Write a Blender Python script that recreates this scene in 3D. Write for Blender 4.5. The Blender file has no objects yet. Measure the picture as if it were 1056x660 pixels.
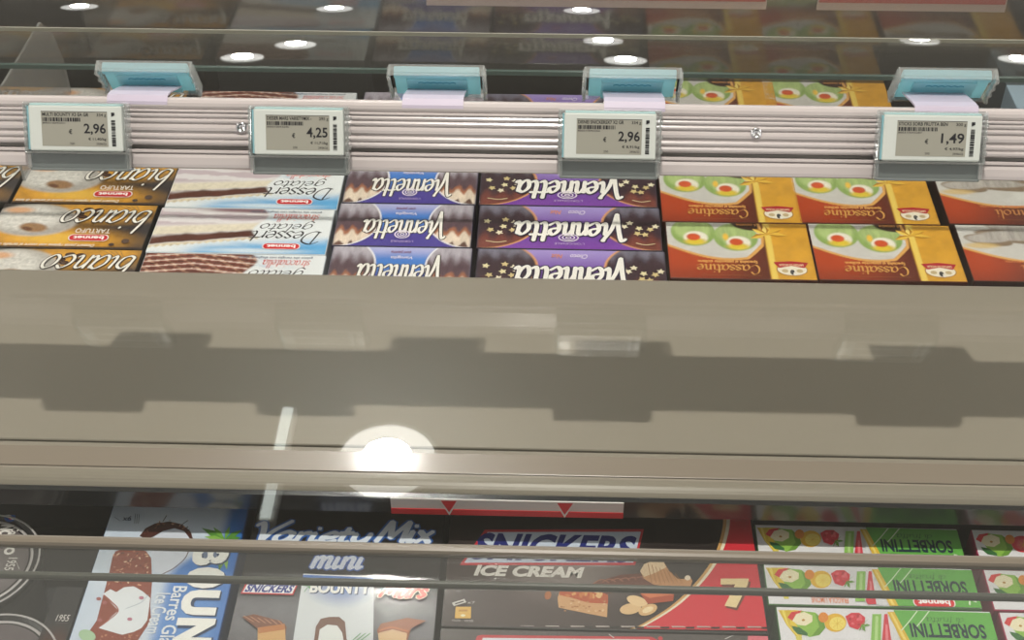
import bpy, bmesh, math, random
import numpy as np
from mathutils import Vector, Matrix
from mathutils.geometry import tessellate_polygon

random.seed(4)
D = bpy.data
scene = bpy.context.scene
COL = scene.collection
PI = math.pi

# ------------------------------------------------------------------ camera
F_PX, PITCH, YAW, ROLL = 1450.0, math.radians(40.2), math.radians(-1.9), math.radians(-0.2)
CAM = Vector((0, 0, 1.72))
FW = Vector((math.sin(YAW)*math.cos(PITCH), math.cos(YAW)*math.cos(PITCH), -math.sin(PITCH)))
_r = Vector((math.cos(YAW), -math.sin(YAW), 0)); _u = _r.cross(FW)
RT = math.cos(ROLL)*_r + math.sin(ROLL)*_u
UP = -math.sin(ROLL)*_r + math.cos(ROLL)*_u
cam = D.cameras.new('camera'); camo = D.objects.new('camera', cam); COL.objects.link(camo)
cam.sensor_width = 36; cam.lens = 36*F_PX/1056; cam.clip_start = 0.05
camo.matrix_world = Matrix(((RT.x, UP.x, -FW.x, CAM.x), (RT.y, UP.y, -FW.y, CAM.y), (RT.z, UP.z, -FW.z, CAM.z), (0, 0, 0, 1)))
scene.camera = camo

def ray(x, y): return (FW + RT*((x-528)/F_PX) - UP*((y-330)/F_PX)).normalized()
def P(x, y, z): d = ray(x, y); return CAM + d*((z-CAM.z)/d.z)
def PY(x, y, Y): d = ray(x, y); return CAM + d*(Y/d.y)
def mirror_to_ceiling(x, y, zg, zc, slope=0.0, y_ridge=0.0):
    """where the ray that glass (height zg at y_ridge, falling away by slope) reflects meets the ceiling"""
    d = ray(x, y); n = Vector((0, math.sin(slope), math.cos(slope)))
    p0 = Vector((0, y_ridge, zg)); t = (p0-CAM).dot(n)/d.dot(n); h = CAM + d*t
    q = d - 2*d.dot(n)*n
    return h + q*((zc-h.z)/q.z)

# ------------------------------------------------------------------ world, lights, exposure
w = D.worlds.new('world'); scene.world = w; w.use_nodes = True
w.node_tree.nodes['Background'].inputs[0].default_value = (1.0, 0.96, 0.91, 1)
w.node_tree.nodes['Background'].inputs[1].default_value = 0.55
scene.view_settings.view_transform = 'Standard'; scene.view_settings.look = 'None'
scene.view_settings.gamma = 1.0; scene.view_settings.use_curve_mapping = False
scene.view_settings.exposure = 0.58
Z_CEIL = 3.5
KEY_POS = Vector((0.0, 0.87, 3.42)); KEY_W = 172; DOWN_W = 14; STRIP_W = 50; UP_W = 12

# ------------------------------------------------------------------ heights and depths of the freezer (metres)
Z_BOX = 0.72        # tops of the cartons
Z_FLOOR = 0.635     # trays that carry the cartons
Z_PAN = 0.78        # cream middle panel
Z_GL = 0.985        # glass lids
HX = 1.25           # half length of the freezer
Y_RIDGE = 1.12
SLOPE = math.radians(9)
Y_FARWALL = 1.70
def zlid(Y): return Z_GL if Y < Y_RIDGE else Z_GL - math.tan(SLOPE)*(Y-Y_RIDGE)

# ------------------------------------------------------------------ materials
def hexlin(h):
    h = h.lstrip('#'); c = [int(h[i:i+2], 16)/255 for i in (0, 2, 4)]
    return tuple(x/12.92 if x <= .04045 else ((x+.055)/1.055)**2.4 for x in c)
def principled(name, color, rough=.4, metal=0., coat=0., spec=.5, noise=0., nscale=40., bump=0., stretch=None, trans=0., coat_rough=.1):
    m = D.materials.new(name); m.use_nodes = True; nt = m.node_tree; b = nt.nodes['Principled BSDF']
    c = hexlin(color) if isinstance(color, str) else color
    b.inputs['Base Color'].default_value = (*c, 1); b.inputs['Roughness'].default_value = rough
    b.inputs['Metallic'].default_value = metal; b.inputs['Coat Weight'].default_value = coat
    b.inputs['Coat Roughness'].default_value = coat_rough
    b.inputs['Specular IOR Level'].default_value = spec
    if trans: b.inputs['Transmission Weight'].default_value = trans
    if noise or bump:
        tc = nt.nodes.new('ShaderNodeTexCoord'); mp = nt.nodes.new('ShaderNodeMapping')
        if stretch: mp.inputs['Scale'].default_value = stretch
        nt.links.new(tc.outputs['Object'], mp.inputs[0])
        n = nt.nodes.new('ShaderNodeTexNoise'); n.inputs['Scale'].default_value = nscale; n.inputs['Detail'].default_value = 4
        nt.links.new(mp.outputs[0], n.inputs[0])
        if noise:
            mr = nt.nodes.new('ShaderNodeMapRange'); mr.inputs['To Min'].default_value = 1-noise; mr.inputs['To Max'].default_value = 1+noise
            nt.links.new(n.outputs['Fac'], mr.inputs['Value'])
            mx = nt.nodes.new('ShaderNodeMix'); mx.data_type = 'RGBA'; mx.blend_type = 'MULTIPLY'; mx.inputs['Factor'].default_value = 1
            mx.inputs['A'].default_value = (*c, 1); nt.links.new(mr.outputs[0], mx.inputs['B']); nt.links.new(mx.outputs['Result'], b.inputs['Base Color'])
        if bump:
            bp = nt.nodes.new('ShaderNodeBump'); bp.inputs['Strength'].default_value = bump; bp.inputs['Distance'].default_value = .002
            nt.links.new(n.outputs['Fac'], bp.inputs['Height']); nt.links.new(bp.outputs[0], b.inputs['Normal'])
    return m
def glass(name, tint, ior=1.5, rough=0., boost=1.0, haze=0.0):
    m = D.materials.new(name); m.use_nodes = True; nt = m.node_tree; nt.nodes.remove(nt.nodes['Principled BSDF'])
    out = nt.nodes['Material Output']
    fr = nt.nodes.new('ShaderNodeFresnel')      # same Fresnel curve on the way in and on the way out of the sheet
    ge = nt.nodes.new('ShaderNodeNewGeometry'); mi = nt.nodes.new('ShaderNodeMix'); mi.data_type = 'FLOAT'
    mi.inputs['A'].default_value = ior; mi.inputs['B'].default_value = 1/ior
    nt.links.new(ge.outputs['Backfacing'], mi.inputs['Factor']); nt.links.new(mi.outputs['Result'], fr.inputs['IOR'])
    mul = nt.nodes.new('ShaderNodeMath'); mul.operation = 'MULTIPLY'; mul.use_clamp = True; mul.inputs[1].default_value = boost
    tr = nt.nodes.new('ShaderNodeBsdfTransparent'); tr.inputs[0].default_value = (*tint, 1)
    gl = nt.nodes.new('ShaderNodeBsdfGlossy'); gl.inputs['Roughness'].default_value = rough
    mix = nt.nodes.new('ShaderNodeMixShader')
    nt.links.new(fr.outputs[0], mul.inputs[0]); nt.links.new(mul.outputs[0], mix.inputs[0])
    src = tr.outputs[0]
    if haze:
        df = nt.nodes.new('ShaderNodeBsdfDiffuse'); df.inputs[0].default_value = (.8, .8, .76, 1)
        m2 = nt.nodes.new('ShaderNodeMixShader'); m2.inputs[0].default_value = haze
        nt.links.new(src, m2.inputs[1]); nt.links.new(df.outputs[0], m2.inputs[2]); src = m2.outputs[0]
    nt.links.new(src, mix.inputs[1]); nt.links.new(gl.outputs[0], mix.inputs[2]); nt.links.new(mix.outputs[0], out.inputs[0])
    return m
def translucent(name, color, k):
    m = principled(name, color, .3, coat=.3); nt = m.node_tree; b = nt.nodes['Principled BSDF']
    t = nt.nodes.new('ShaderNodeBsdfTranslucent'); t.inputs[0].default_value = (*hexlin(color), 1)
    x = nt.nodes.new('ShaderNodeMixShader'); x.inputs[0].default_value = k
    nt.links.new(b.outputs[0], x.inputs[1]); nt.links.new(t.outputs[0], x.inputs[2]); nt.links.new(x.outputs[0], nt.nodes['Material Output'].inputs[0]); return m
def emit(name, color, s):
    m = D.materials.new(name); m.use_nodes = True; nt = m.node_tree; nt.nodes.remove(nt.nodes['Principled BSDF'])
    e = nt.nodes.new('ShaderNodeEmission'); e.inputs[0].default_value = (*color, 1); e.inputs[1].default_value = s
    nt.links.new(e.outputs[0], nt.nodes['Material Output'].inputs[0]); return m
def print_mat(name, rough=.35, coat=.5):
    m = principled(name, (.8, .8, .8), rough, coat=coat); nt = m.node_tree
    a = nt.nodes.new('ShaderNodeVertexColor'); a.layer_name = 'Col'
    nt.links.new(a.outputs['Color'], nt.nodes['Principled BSDF'].inputs['Base Color'])
    tc = nt.nodes.new('ShaderNodeTexCoord'); n = nt.nodes.new('ShaderNodeTexNoise'); n.inputs['Scale'].default_value = 28; n.inputs['Detail'].default_value = 2
    nt.links.new(tc.outputs['Object'], n.inputs[0])
    bp = nt.nodes.new('ShaderNodeBump'); bp.inputs['Strength'].default_value = .25; bp.inputs['Distance'].default_value = .002
    nt.links.new(n.outputs['Fac'], bp.inputs['Height']); nt.links.new(bp.outputs[0], nt.nodes['Principled BSDF'].inputs['Normal'])
    return m

M = {
 'cream': principled('cream_powder_coat', '#8e877b', .32, coat=.3, noise=.025, nscale=3.0, coat_rough=.12),
 'cream_bar': principled('cream_plastic', '#6f675b', .3, coat=.3),
 'dark_gap': principled('dark_gasket', '#15171a', .6),
 'steel': principled('dark_polished_steel', (.20, .20, .19), .09, metal=1.0, noise=.08, nscale=6, stretch=(1, 1, 8)),
 'well': principled('grey_coated_steel_well', '#3a3c3e', .4),
 'tray': principled('dark_tray', '#22242a', .5),
 'outer': principled('grey_freezer_outer', '#5c5b57', .4),
 'rail': principled('lilac_white_rail', '#b3aba9', .22, coat=.5),
 'rail_groove': principled('rail_groove_grey', '#6e6b66', .45),
 'screw': principled('chrome_screw', (.8, .8, .82), .18, metal=1.0),
 'tag_white': principled('tag_white', '#bfc3bd', .38),
 'tag_screen': principled('eink_grey', '#8f8d81', .5),
 'ink': principled('eink_black', '#17161a', .5),
 'cyan': translucent('cyan_plastic', '#b2dfe6', .55),
 'cyan_dark': principled('teal_grip', '#3a94a6', .4),
 'pale_cyan': principled('pale_cyan_plastic', '#b9dcdc', .3),
 'clip_grey': principled('smoked_clip', '#6f7472', .25, coat=.4),
 'clip_lilac': principled('lilac_clip', '#b8afbf', .25, coat=.4),
 'clear': glass('clear_plastic', (.92, .94, .945), 1.6, .05, 1.8, .13),
 'glass': glass('lid_glass', (.965, .97, .96), 1.52, 0, 1.15, .004),
 'glass_near': glass('lid_glass_near', (.90, .905, .90), 1.52, 0, 1.2, .035),
 'glass_edge': principled('glass_edge', '#4c625d', .2),
 'glass_edge_light': principled('ground_glass_edge', '#8d8b7e', .3),
 'line': principled('grey_gasket', '#55574f', .35),
 'acrylic': glass('acrylic_divider', (.80, .82, .88), 1.5, .02, 1.6, .30),
 'strip_dark': principled('dark_clear_strip', '#26282b', .2, coat=.5),
 'print': print_mat('printed_card'),
 'print_flat': print_mat('printed_paper', .5, .1),
 'ceiling': principled('ceiling_tile', '#a39f97', .8, noise=.05, nscale=8),
 'floor': principled('shop_floor', '#8f8b83', .35, noise=.06, nscale=2),
 'lamp_white': principled('lamp_reflector', '#f0f0ea', .35),
 'lamp_black': principled('lamp_housing', '#2a2a2a', .5),
 'lens': emit('lamp_lens', (1, .97, .9), 14.0),
 'reflector_glow': emit('lamp_inner_glow', (1, .98, .92), 4.0),
 'frosted': emit('frosted_lens', (1, .98, .93), 1.25),
 'strip_lens': emit('strip_lens', (.93, 1, .93), 3.0),
 'tub_dark': principled('dark_tub', '#101116', .35, coat=.3),
 'tub_rim': principled('silver_rim', '#b8b4b4', .3),
}
def card_mat(hexc, cache={}):
    if hexc not in cache: cache[hexc] = principled('card_'+hexc.lstrip('#'), hexc, .4, coat=.3)
    return cache[hexc]

# ------------------------------------------------------------------ object helpers
def put(o, label=None, cat=None, group=None, kind=None, parent=None):
    COL.objects.link(o)
    if parent is not None: o.parent = parent
    if label: o['label'] = label
    if cat: o['category'] = cat
    if group: o['group'] = group
    if kind: o['kind'] = kind
    return o
def empty(name, loc, label, cat, group=None, rot=(0, 0, 0)):
    o = D.objects.new(name, None); o.empty_display_size = .02; o.location = loc; o.rotation_euler = rot
    return put(o, label, cat, group)
def mesh_obj(name, verts, faces, mat, parent=None, smooth=False, **k):
    me = D.meshes.new(name); me.from_pydata([tuple(v) for v in verts], [], faces); me.update()
    if mat: me.materials.append(mat)
    if smooth:
        for p in me.polygons: p.use_smooth = True
    return put(D.objects.new(name, me), parent=parent, **k)
def bm_obj(name, bm, mat, parent=None, smooth=False, **k):
    me = D.meshes.new(name); bmesh.ops.recalc_face_normals(bm, faces=bm.faces[:]); bm.to_mesh(me); bm.free()
    if mat: me.materials.append(mat)
    if smooth:
        for p in me.polygons: p.use_smooth = True
    return put(D.objects.new(name, me), parent=parent, **k)
def bm_box(bm, x0, x1, y0, y1, z0, z1, bev=0., seg=2):
    b = bmesh.new(); bmesh.ops.create_cube(b, size=1)
    for v in b.verts: v.co = Vector(((x0+x1)/2+v.co.x*(x1-x0), (y0+y1)/2+v.co.y*(y1-y0), (z0+z1)/2+v.co.z*(z1-z0)))
    if bev: bmesh.ops.bevel(b, geom=b.edges[:], offset=bev, segments=seg, affect='EDGES', profile=.5)
    me = D.meshes.new('t'); b.to_mesh(me); b.free(); bm.from_mesh(me); D.meshes.remove(me)
def box_obj(name, x0, x1, y0, y1, z0, z1, mat, parent=None, bev=0., **k):
    bm = bmesh.new(); bm_box(bm, x0, x1, y0, y1, z0, z1, bev); return bm_obj(name, bm, mat, parent, **k)
def extrude_profile(name, pts, x0, x1, mat, parent=None, smooth=False, **k):
    """closed (y, z) outline swept along X"""
    n = len(pts); verts = [(x0, y, z) for y, z in pts] + [(x1, y, z) for y, z in pts]
    faces = [(i, (i+1) % n, n+(i+1) % n, n+i) for i in range(n)]
    tri = tessellate_polygon([[Vector((y, z, 0)) for y, z in pts]])
    faces += [tuple(t) for t in tri] + [tuple(n+i for i in t[::-1]) for t in tri]
    bm = bmesh.new(); me = D.meshes.new('t'); me.from_pydata(verts, [], faces); bm.from_mesh(me); D.meshes.remove(me)
    return bm_obj(name, bm, mat, parent, smooth, **k)
def lathe(name, prof, mat, parent=None, n=48, smooth=True, caps=True, **k):
    verts = []; faces = []
    for r, z in prof:
        for i in range(n): a = 2*PI*i/n; verts.append((r*math.cos(a), r*math.sin(a), z))
    for j in range(len(prof)-1):
        for i in range(n): faces.append((j*n+i, j*n+(i+1) % n, (j+1)*n+(i+1) % n, (j+1)*n+i))
    if caps: faces.append(tuple(range(n))[::-1]); faces.append(tuple((len(prof)-1)*n+i for i in range(n)))
    return mesh_obj(name, verts, faces, mat, parent, smooth, **k)
def copy_thing(root, label=None, group=None):
    c = root.copy(); COL.objects.link(c)
    if label: c['label'] = label
    if group: c['group'] = group
    for ch in list(root.children):
        d = ch.copy(); COL.objects.link(d); d.parent = c
        for g in list(ch.children):
            e = g.copy(); COL.objects.link(e); e.parent = d
    return c

# ------------------------------------------------------------------ lettering
_txt = {}
def text_geo(s, bold=0.):
    key = (s, bold)
    if key in _txt: return _txt[key]
    cu = D.curves.new('lettering', 'FONT'); cu.body = s; cu.offset = bold; cu.resolution_u = 3; cu.fill_mode = 'FRONT'
    o = D.objects.new('lettering', cu); COL.objects.link(o)
    dg = bpy.context.evaluated_depsgraph_get(); me = o.evaluated_get(dg).to_mesh()
    v = np.array([(a.co.x, a.co.y) for a in me.vertices]); f = [tuple(p.vertices) for p in me.polygons]
    o.evaluated_get(dg).to_mesh_clear(); D.objects.remove(o); D.curves.remove(cu)
    v -= v.min(0); v /= np.maximum(v.max(0), 1e-6)
    _txt[key] = (v, f); return v, f
GL = {
 'a': ([[(.75, .85), (.45, 1), (.1, .6), (.15, .1), (.4, 0), (.7, .4), (.8, .95)], [(.8, .95), (.74, .3), (.85, .02), (1.02, .2)]], 1.0),
 'b': ([[(.2, 1.85), (.1, .9), (.12, .1)], [(.12, .5), (.4, .95), (.75, .7), (.7, .2), (.4, 0), (.12, .1)]], .95),
 'c': ([[(.75, .8), (.5, 1), (.15, .7), (.12, .25), (.4, 0), (.8, .2)]], .85),
 'd': ([[(.75, .85), (.45, 1), (.1, .6), (.15, .1), (.4, 0), (.7, .4), (.8, .95)], [(.85, 1.85), (.75, .3), (.85, .02), (1.02, .2)]], 1.0),
 'e': ([[(.12, .45), (.6, .55), (.7, .8), (.45, 1), (.13, .65), (.15, .2), (.4, 0), (.8, .25)]], .85),
 'f': ([[(.6, 1.6), (.38, 1.75), (.2, 1.3), (.15, -.4)], [(-.05, .95), (.5, .97)]], .55),
 'g': ([[(.75, .85), (.45, 1), (.1, .6), (.15, .1), (.4, 0), (.7, .4), (.8, .95)], [(.8, .95), (.75, -.2), (.45, -.65), (.1, -.4)]], 1.0),
 'i': ([[(.12, .95), (.1, .3), (.2, .02), (.4, .2)], [(.16, 1.36), (.2, 1.46)]], .45),
 'l': ([[(.2, 1.85), (.1, .4), (.2, .02), (.4, .2)]], .45),
 'm': ([[(.12, .98), (.1, 0)], [(.1, .55), (.32, .95), (.52, .85), (.52, .0)], [(.52, .55), (.75, .95), (.95, .85), (.95, .25), (1.02, .02), (1.18, .15)]], 1.25),
 'n': ([[(.12, .98), (.1, 0)], [(.1, .55), (.35, .95), (.6, .85), (.6, .25), (.68, .02), (.85, .15)]], .9),
 'o': ([[(.5, 1), (.15, .75), (.12, .25), (.42, 0), (.75, .3), (.75, .75), (.5, 1)]], .9),
 'r': ([[(.12, .98), (.1, 0)], [(.1, .55), (.3, .9), (.58, .93)]], .65),
 's': ([[(.6, .82), (.35, 1), (.12, .78), (.35, .52), (.6, .28), (.38, 0), (.06, .15)]], .7),
 't': ([[(.24, 1.5), (.16, .4), (.3, .02), (.55, .15)], [(-.05, .97), (.55, 1.02)]], .6),
 'u': ([[(.1, .95), (.12, .25), (.35, 0), (.7, .4)], [(.76, .98), (.74, .25), (.82, .02), (1.0, .15)]], .98),
 'x': ([[(.05, .95), (.35, .55), (.7, .0)], [(.7, .97), (.05, 0)]], .75),
 'y': ([[(.1, .95), (.13, .35), (.38, .1), (.7, .5)], [(.78, .97), (.65, .0), (.4, -.6), (.05, -.45)]], .9),
 'V': ([[(-.15, 1.6), (.08, 1.85), (.3, 1.2), (.52, 0)], [(.52, 0), (.8, 1.1), (1.35, 2.15)]], 1.0),
 '^': ([[(-.25, 1.25), (.02, 1.42), (.25, .7), (.5, -.75)], [(.5, -.75), (.75, .45), (1.3, 1.45)]], 1.05),
 'D': ([[(.35, 1.75), (.2, .05)], [(-.2, 1.45), (.4, 1.85), (1.2, 1.4), (1.15, .5), (.6, 0), (.05, .1)]], 1.35),
 'C': ([[(1.1, 1.35), (.8, 1.75), (.3, 1.4), (.15, .6), (.5, 0), (1.1, .35)]], 1.2),
 'M': ([[(.0, 0), (.35, 1.75)], [(.35, 1.75), (.65, .35)], [(.65, .35), (1.25, 1.75)], [(1.25, 1.75), (1.3, 0)]], 1.5),
 ' ': ([], .5),
}
def spline(pts, n=7):
    p = np.array(pts, float)
    if len(p) < 3: return np.array([p[0]+(p[1]-p[0])*t for t in np.linspace(0, 1, n)])
    closed = np.allclose(p[0], p[-1])
    q = np.vstack([p[-2] if closed else 2*p[0]-p[1], p, p[1] if closed else 2*p[-1]-p[-2]]); out = []
    for i in range(1, len(q)-2):
        for t in np.linspace(0, 1, n, endpoint=(i == len(q)-3)):
            a, b, c, d = q[i-1:i+3]
            out.append(.5*((2*b)+(-a+c)*t+(2*a-5*b+4*c-d)*t*t+(-a+3*b-3*c+d)*t**3))
    return np.array(out)

# ------------------------------------------------------------------ flat print: layered coloured shapes on a card face
def vnoise(x, y, seed=0):
    xi = np.floor(x).astype(int); yi = np.floor(y).astype(int); fx = x-xi; fy = y-yi
    def h(a, b): s = np.sin(a*127.1+b*311.7+seed*74.7)*43758.5453; return s-np.floor(s)
    fx = fx*fx*(3-2*fx); fy = fy*fy*(3-2*fy)
    return (h(xi, yi)*(1-fx)+h(xi+1, yi)*fx)*(1-fy)+(h(xi, yi+1)*(1-fx)+h(xi+1, yi+1)*fx)*fy
def fbm(x, y, seed=0): return .5*vnoise(x, y, seed)+.3*vnoise(2.1*x, 2.1*y, seed+1)+.2*vnoise(4.3*x, 4.3*y, seed+2)
def C(h): return np.array(hexlin(h))
def sm(a, b, x): t = np.clip((x-a)/(b-a), 0, 1); return t*t*(3-2*t)
def mixc(base, col, m): m = np.asarray(m)[..., None]; return base*(1-m)+np.asarray(col)*m
def ellm(u, v, cx, cy, rx, ry, soft=.12, rot=0):
    du = u-cx; dv = v-cy; c, s = math.cos(rot), math.sin(rot)
    return 1-sm(1-soft, 1+soft, np.hypot((du*c+dv*s)/rx, (-du*s+dv*c)/ry))

class Art:
    DZ = 0.00002
    rnd = random.Random(7)
    def __init__(s, x0, y0, W, Dp, z=Z_BOX):
        s.x0, s.y0, s.W, s.D, s.z = x0, y0, W, Dp, z
        s.v = []; s.f = []; s.c = []; s.k = 0; s.d = False
    def L(s, x, y):
        p = P(x, y, s.z); return np.array((p.x-s.x0, p.y-s.y0))
    def UV(s, u, v): return np.array((u*s.W, v*s.D))
    def _add(s, pts, faces, col, loose=False, ramp=None):
        if s.d and not loose: s.k += 6; s.d = False
        s.k += 1; z = .0003+s.k*s.DZ; n = len(s.v); pts = np.asarray(pts, float)
        pts = np.column_stack([np.clip(pts[:, 0], .0008, s.W-.0008), np.clip(pts[:, 1], .0008, s.D-.0008)])
        
        zz = np.full(len(pts), z)
        if ramp is not None: zz = zz+np.asarray(ramp)*s.DZ*.9
        if loose: zz = zz+s.rnd.random()*5*s.DZ
        s.v += [(a, b, c) for (a, b), c in zip(pts, zz)]; s.f += [tuple(n+i for i in f) for f in faces]
        if isinstance(col, str): s.c += [C(col)]*len(pts)
        else: s.c += list(col)
    def grid(s, fn, nx, ny, u0=0, u1=1, v0=0, v1=1):
        U, V = np.meshgrid(np.linspace(u0, u1, nx+1), np.linspace(v0, v1, ny+1))
        col = fn(U, V).reshape(-1, 3)
        pts = np.column_stack([U.ravel()*s.W, V.ravel()*s.D])
        faces = [(j*(nx+1)+i, j*(nx+1)+i+1, (j+1)*(nx+1)+i+1, (j+1)*(nx+1)+i) for j in range(ny) for i in range(nx)]
        s._add(pts, faces, np.clip(col, 0, 1))
    def poly(s, pts, col, uv=False):
        q = [s.UV(*p) if uv else s.L(*p) for p in pts]; s.polyl(q, col)
    def polyl(s, q, col):
        tri = tessellate_polygon([[Vector((a, b, 0)) for a, b in q]]); s._add(q, [tuple(t) for t in tri], col)
    def ell(s, cx, cy, rx, ry, col, uv=False, rot=0, n=28):
        a = np.linspace(0, 2*PI, n, endpoint=False); c, sn = math.cos(rot), math.sin(rot)
        pts = [(cx+rx*math.cos(t)*c-ry*math.sin(t)*sn, cy+rx*math.cos(t)*sn+ry*math.sin(t)*c) for t in a]
        s.poly(pts, col, uv)
    def strokel(s, pts, wd, col, pen=None, k=.65, loose=False):
        """pts local metres; wd width; pen = angle of a flat nib"""
        pts = np.asarray(pts, float)
        if len(pts) < 2: return
        d = np.gradient(pts, axis=0); ln = np.maximum(np.hypot(d[:, 0], d[:, 1]), 1e-9); d /= ln[:, None]
        nrm = np.column_stack([-d[:, 1], d[:, 0]])
        wv = np.full(len(pts), wd)
        if pen is not None: wv = wd*(1-k+k*np.abs(d[:, 0]*math.sin(pen)-d[:, 1]*math.cos(pen)))
        h = (wv/2)[:, None]; A = pts+nrm*h; B = pts-nrm*h
        e0 = pts[0]-d[0]*h[0]*.7; e1 = pts[-1]+d[-1]*h[-1]*.7
        V = np.vstack([A, B, e0, e1]); n = len(pts)
        F = [(i, i+1, n+i+1, n+i) for i in range(n-1)]+[(2*n, 0, n), (2*n+1, 2*n-1, n-1)]
        t = np.linspace(0, 1, n); s._add(V, F, col, loose, np.concatenate([t, t, [0, 1]])); s.k -= int(loose)
    def stroke(s, pts, wd, col, uv=False, smooth=True, pen=None):
        q = [s.UV(*p) if uv else s.L(*p) for p in pts]
        loose = len(q) == 2                       # short flecks share one layer
        s.strokel(spline(q) if smooth and len(q) > 2 else q, wd, col, pen, loose=loose)
        if loose: s.d = True
    def _rect(s, x0, y0, x1, y1, uv, rot):
        if uv: a = s.UV(x0, y0); b = s.UV(x1, y1); c = (a+b)/2; W, H = abs(b-a)
        else:
            xm, ym = (x0+x1)/2, (y0+y1)/2
            c = s.L(xm, ym); W = abs(s.L(x1, ym)[0]-s.L(x0, ym)[0]); H = abs(s.L(xm, y0)[1]-s.L(xm, y1)[1])
        if abs(math.sin(rot)) > .7: W, H = H, W
        return c, W, H
    def text(s, t, x0, y0, x1, y1, col, rot=0., shear=0., bold=0., uv=False):
        c, W, H = s._rect(x0, y0, x1, y1, uv, rot); v, f = text_geo(t, bold)
        a = v-.5; W2 = W-abs(shear)*H
        X = a[:, 0]*W2+a[:, 1]*H*shear; Y = a[:, 1]*H; cs, sn = math.cos(rot), math.sin(rot)
        s._add(np.column_stack([c[0]+X*cs-Y*sn, c[1]+X*sn+Y*cs]), f, col)
    def script(s, t, x0, y0, x1, y1, col, pen=.16, rot=0., shear=.15, uv=False, outline=None, ow=.1, nib=PI/6, k=.65, xh=None, track=0.):
        c, W, H = s._rect(x0, y0, x1, y1, uv, rot)
        strokes = []; x = 0.
        for ch in t:
            g, adv = GL[ch]
            for st in g: q = spline(st); strokes.append(np.column_stack([q[:, 0]+x+q[:, 1]*shear, q[:, 1]]))
            x += adv+track
        al = np.vstack(strokes); mn, mx = al.min(0), al.max(0)
        sx = W/(mx[0]-mn[0]); sy = H/(mx[1]-mn[1]); ctr = (mn+mx)/2; sc = math.sqrt(sx*sy) if xh is None else xh
        cs, sn = math.cos(rot), math.sin(rot)
        def tr(q): X = (q[:, 0]-ctr[0])*sx; Y = (q[:, 1]-ctr[1])*sy; return np.column_stack([c[0]+X*cs-Y*sn, c[1]+X*sn+Y*cs])
        if outline:
            for q in strokes: s.strokel(tr(q), (pen+ow)*sc, outline, nib+rot, k*.6)
            s.k += 1
        for q in strokes: s.strokel(tr(q), pen*sc, col, nib+rot, k)
    def mesh(s, name):
        me = D.meshes.new(name); me.from_pydata(s.v, [], s.f); me.update()
        ca = me.color_attributes.new('Col', 'FLOAT_COLOR', 'POINT')
        ca.data.foreach_set('color', np.column_stack([np.array(s.c), np.ones(len(s.c))]).astype(np.float32).ravel())
        me.materials.append(M['print']); return me

# ================================================================== the room
def plane_struct(name, x0, x1, y0, y1, z0, z1, mat, label, cat):
    return box_obj(name, x0, x1, y0, y1, z0, z1, mat, label=label, cat=cat, kind='structure')
plane_struct('floor', -10, 10, -6, 18, -.1, 0, M['floor'], 'dull grey shop floor under the freezer', 'floor')
plane_struct('ceiling', -10, 10, -6, 18, Z_CEIL, Z_CEIL+.1, M['ceiling'], 'dull grey shop ceiling mirrored in the glass lids', 'ceiling')

# ================================================================== freezer cabinet
fz = empty('island_freezer', (0, 1.0, 0), 'long cream and grey island freezer with two wells', 'freezer')
def fpart(fn, name, *a, **k):
    o = fn(name, *a, parent=fz, **k); o.location = (0, -1.0, 0); return o
Yf = P(528, 284.5, Z_PAN).y          # far edge of the cream panel
Yg = P(528, 463.5, Z_PAN).y          # groove
Yn = P(528, 516, Z_PAN-.008).y       # nose
Zt1, Zt0 = PY(528, 515.5, Yn-.002).z, PY(528, 531, Yn-.002).z     # ticket channel
# middle panel, its far lip rolled down
def arc(cy, cz, r, a0, a1, n=6): return [(cy+r*math.cos(a0+(a1-a0)*i/n), cz+r*math.sin(a0+(a1-a0)*i/n)) for i in range(n+1)]
prof = [(Yg+.0012, Z_PAN-.025), (Yg+.0012, Z_PAN-.001), (Yg+.0022, Z_PAN)] + arc(Yf-.006, Z_PAN-.006, .006, PI/2, 0) + [(Yf, Z_PAN-.06), (Yf-.02, Z_PAN-.06), (Yf-.02, Z_PAN-.025)]
fpart(extrude_profile, 'middle_panel', prof, -HX+.02, HX-.02, M['cream'])
# rounded nose in front of the groove
prof = [(Yg-.0012, Z_PAN-.025), (Yg-.0012, Z_PAN-.001), (Yg-.0022, Z_PAN), (Yg-.02, Z_PAN+.0005)] + arc(Yn+.016, Z_PAN-.0155, .016, PI/2, PI, 8) + [(Yn, min(Zt1-.003, Z_PAN-.017)), (Yn+.02, min(Zt1-.003, Z_PAN-.017)), (Yn+.03, Z_PAN-.025)]
fpart(extrude_profile, 'panel_nose', prof, -HX+.02, HX-.02, M['cream'])
fpart(extrude_profile, 'panel_groove', [(Yg-.0015, Z_PAN-.02), (Yg+.0015, Z_PAN-.02), (Yg+.0015, Z_PAN-.008), (Yg-.0015, Z_PAN-.008)], -HX+.02, HX-.02, M['dark_gap'])
# ticket channel below the nose
fpart(box_obj, 'ticket_channel', -HX+.02, HX-.02, Yn-.002, Yn+.004, Zt0, Zt1, M['strip_dark'])
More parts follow.
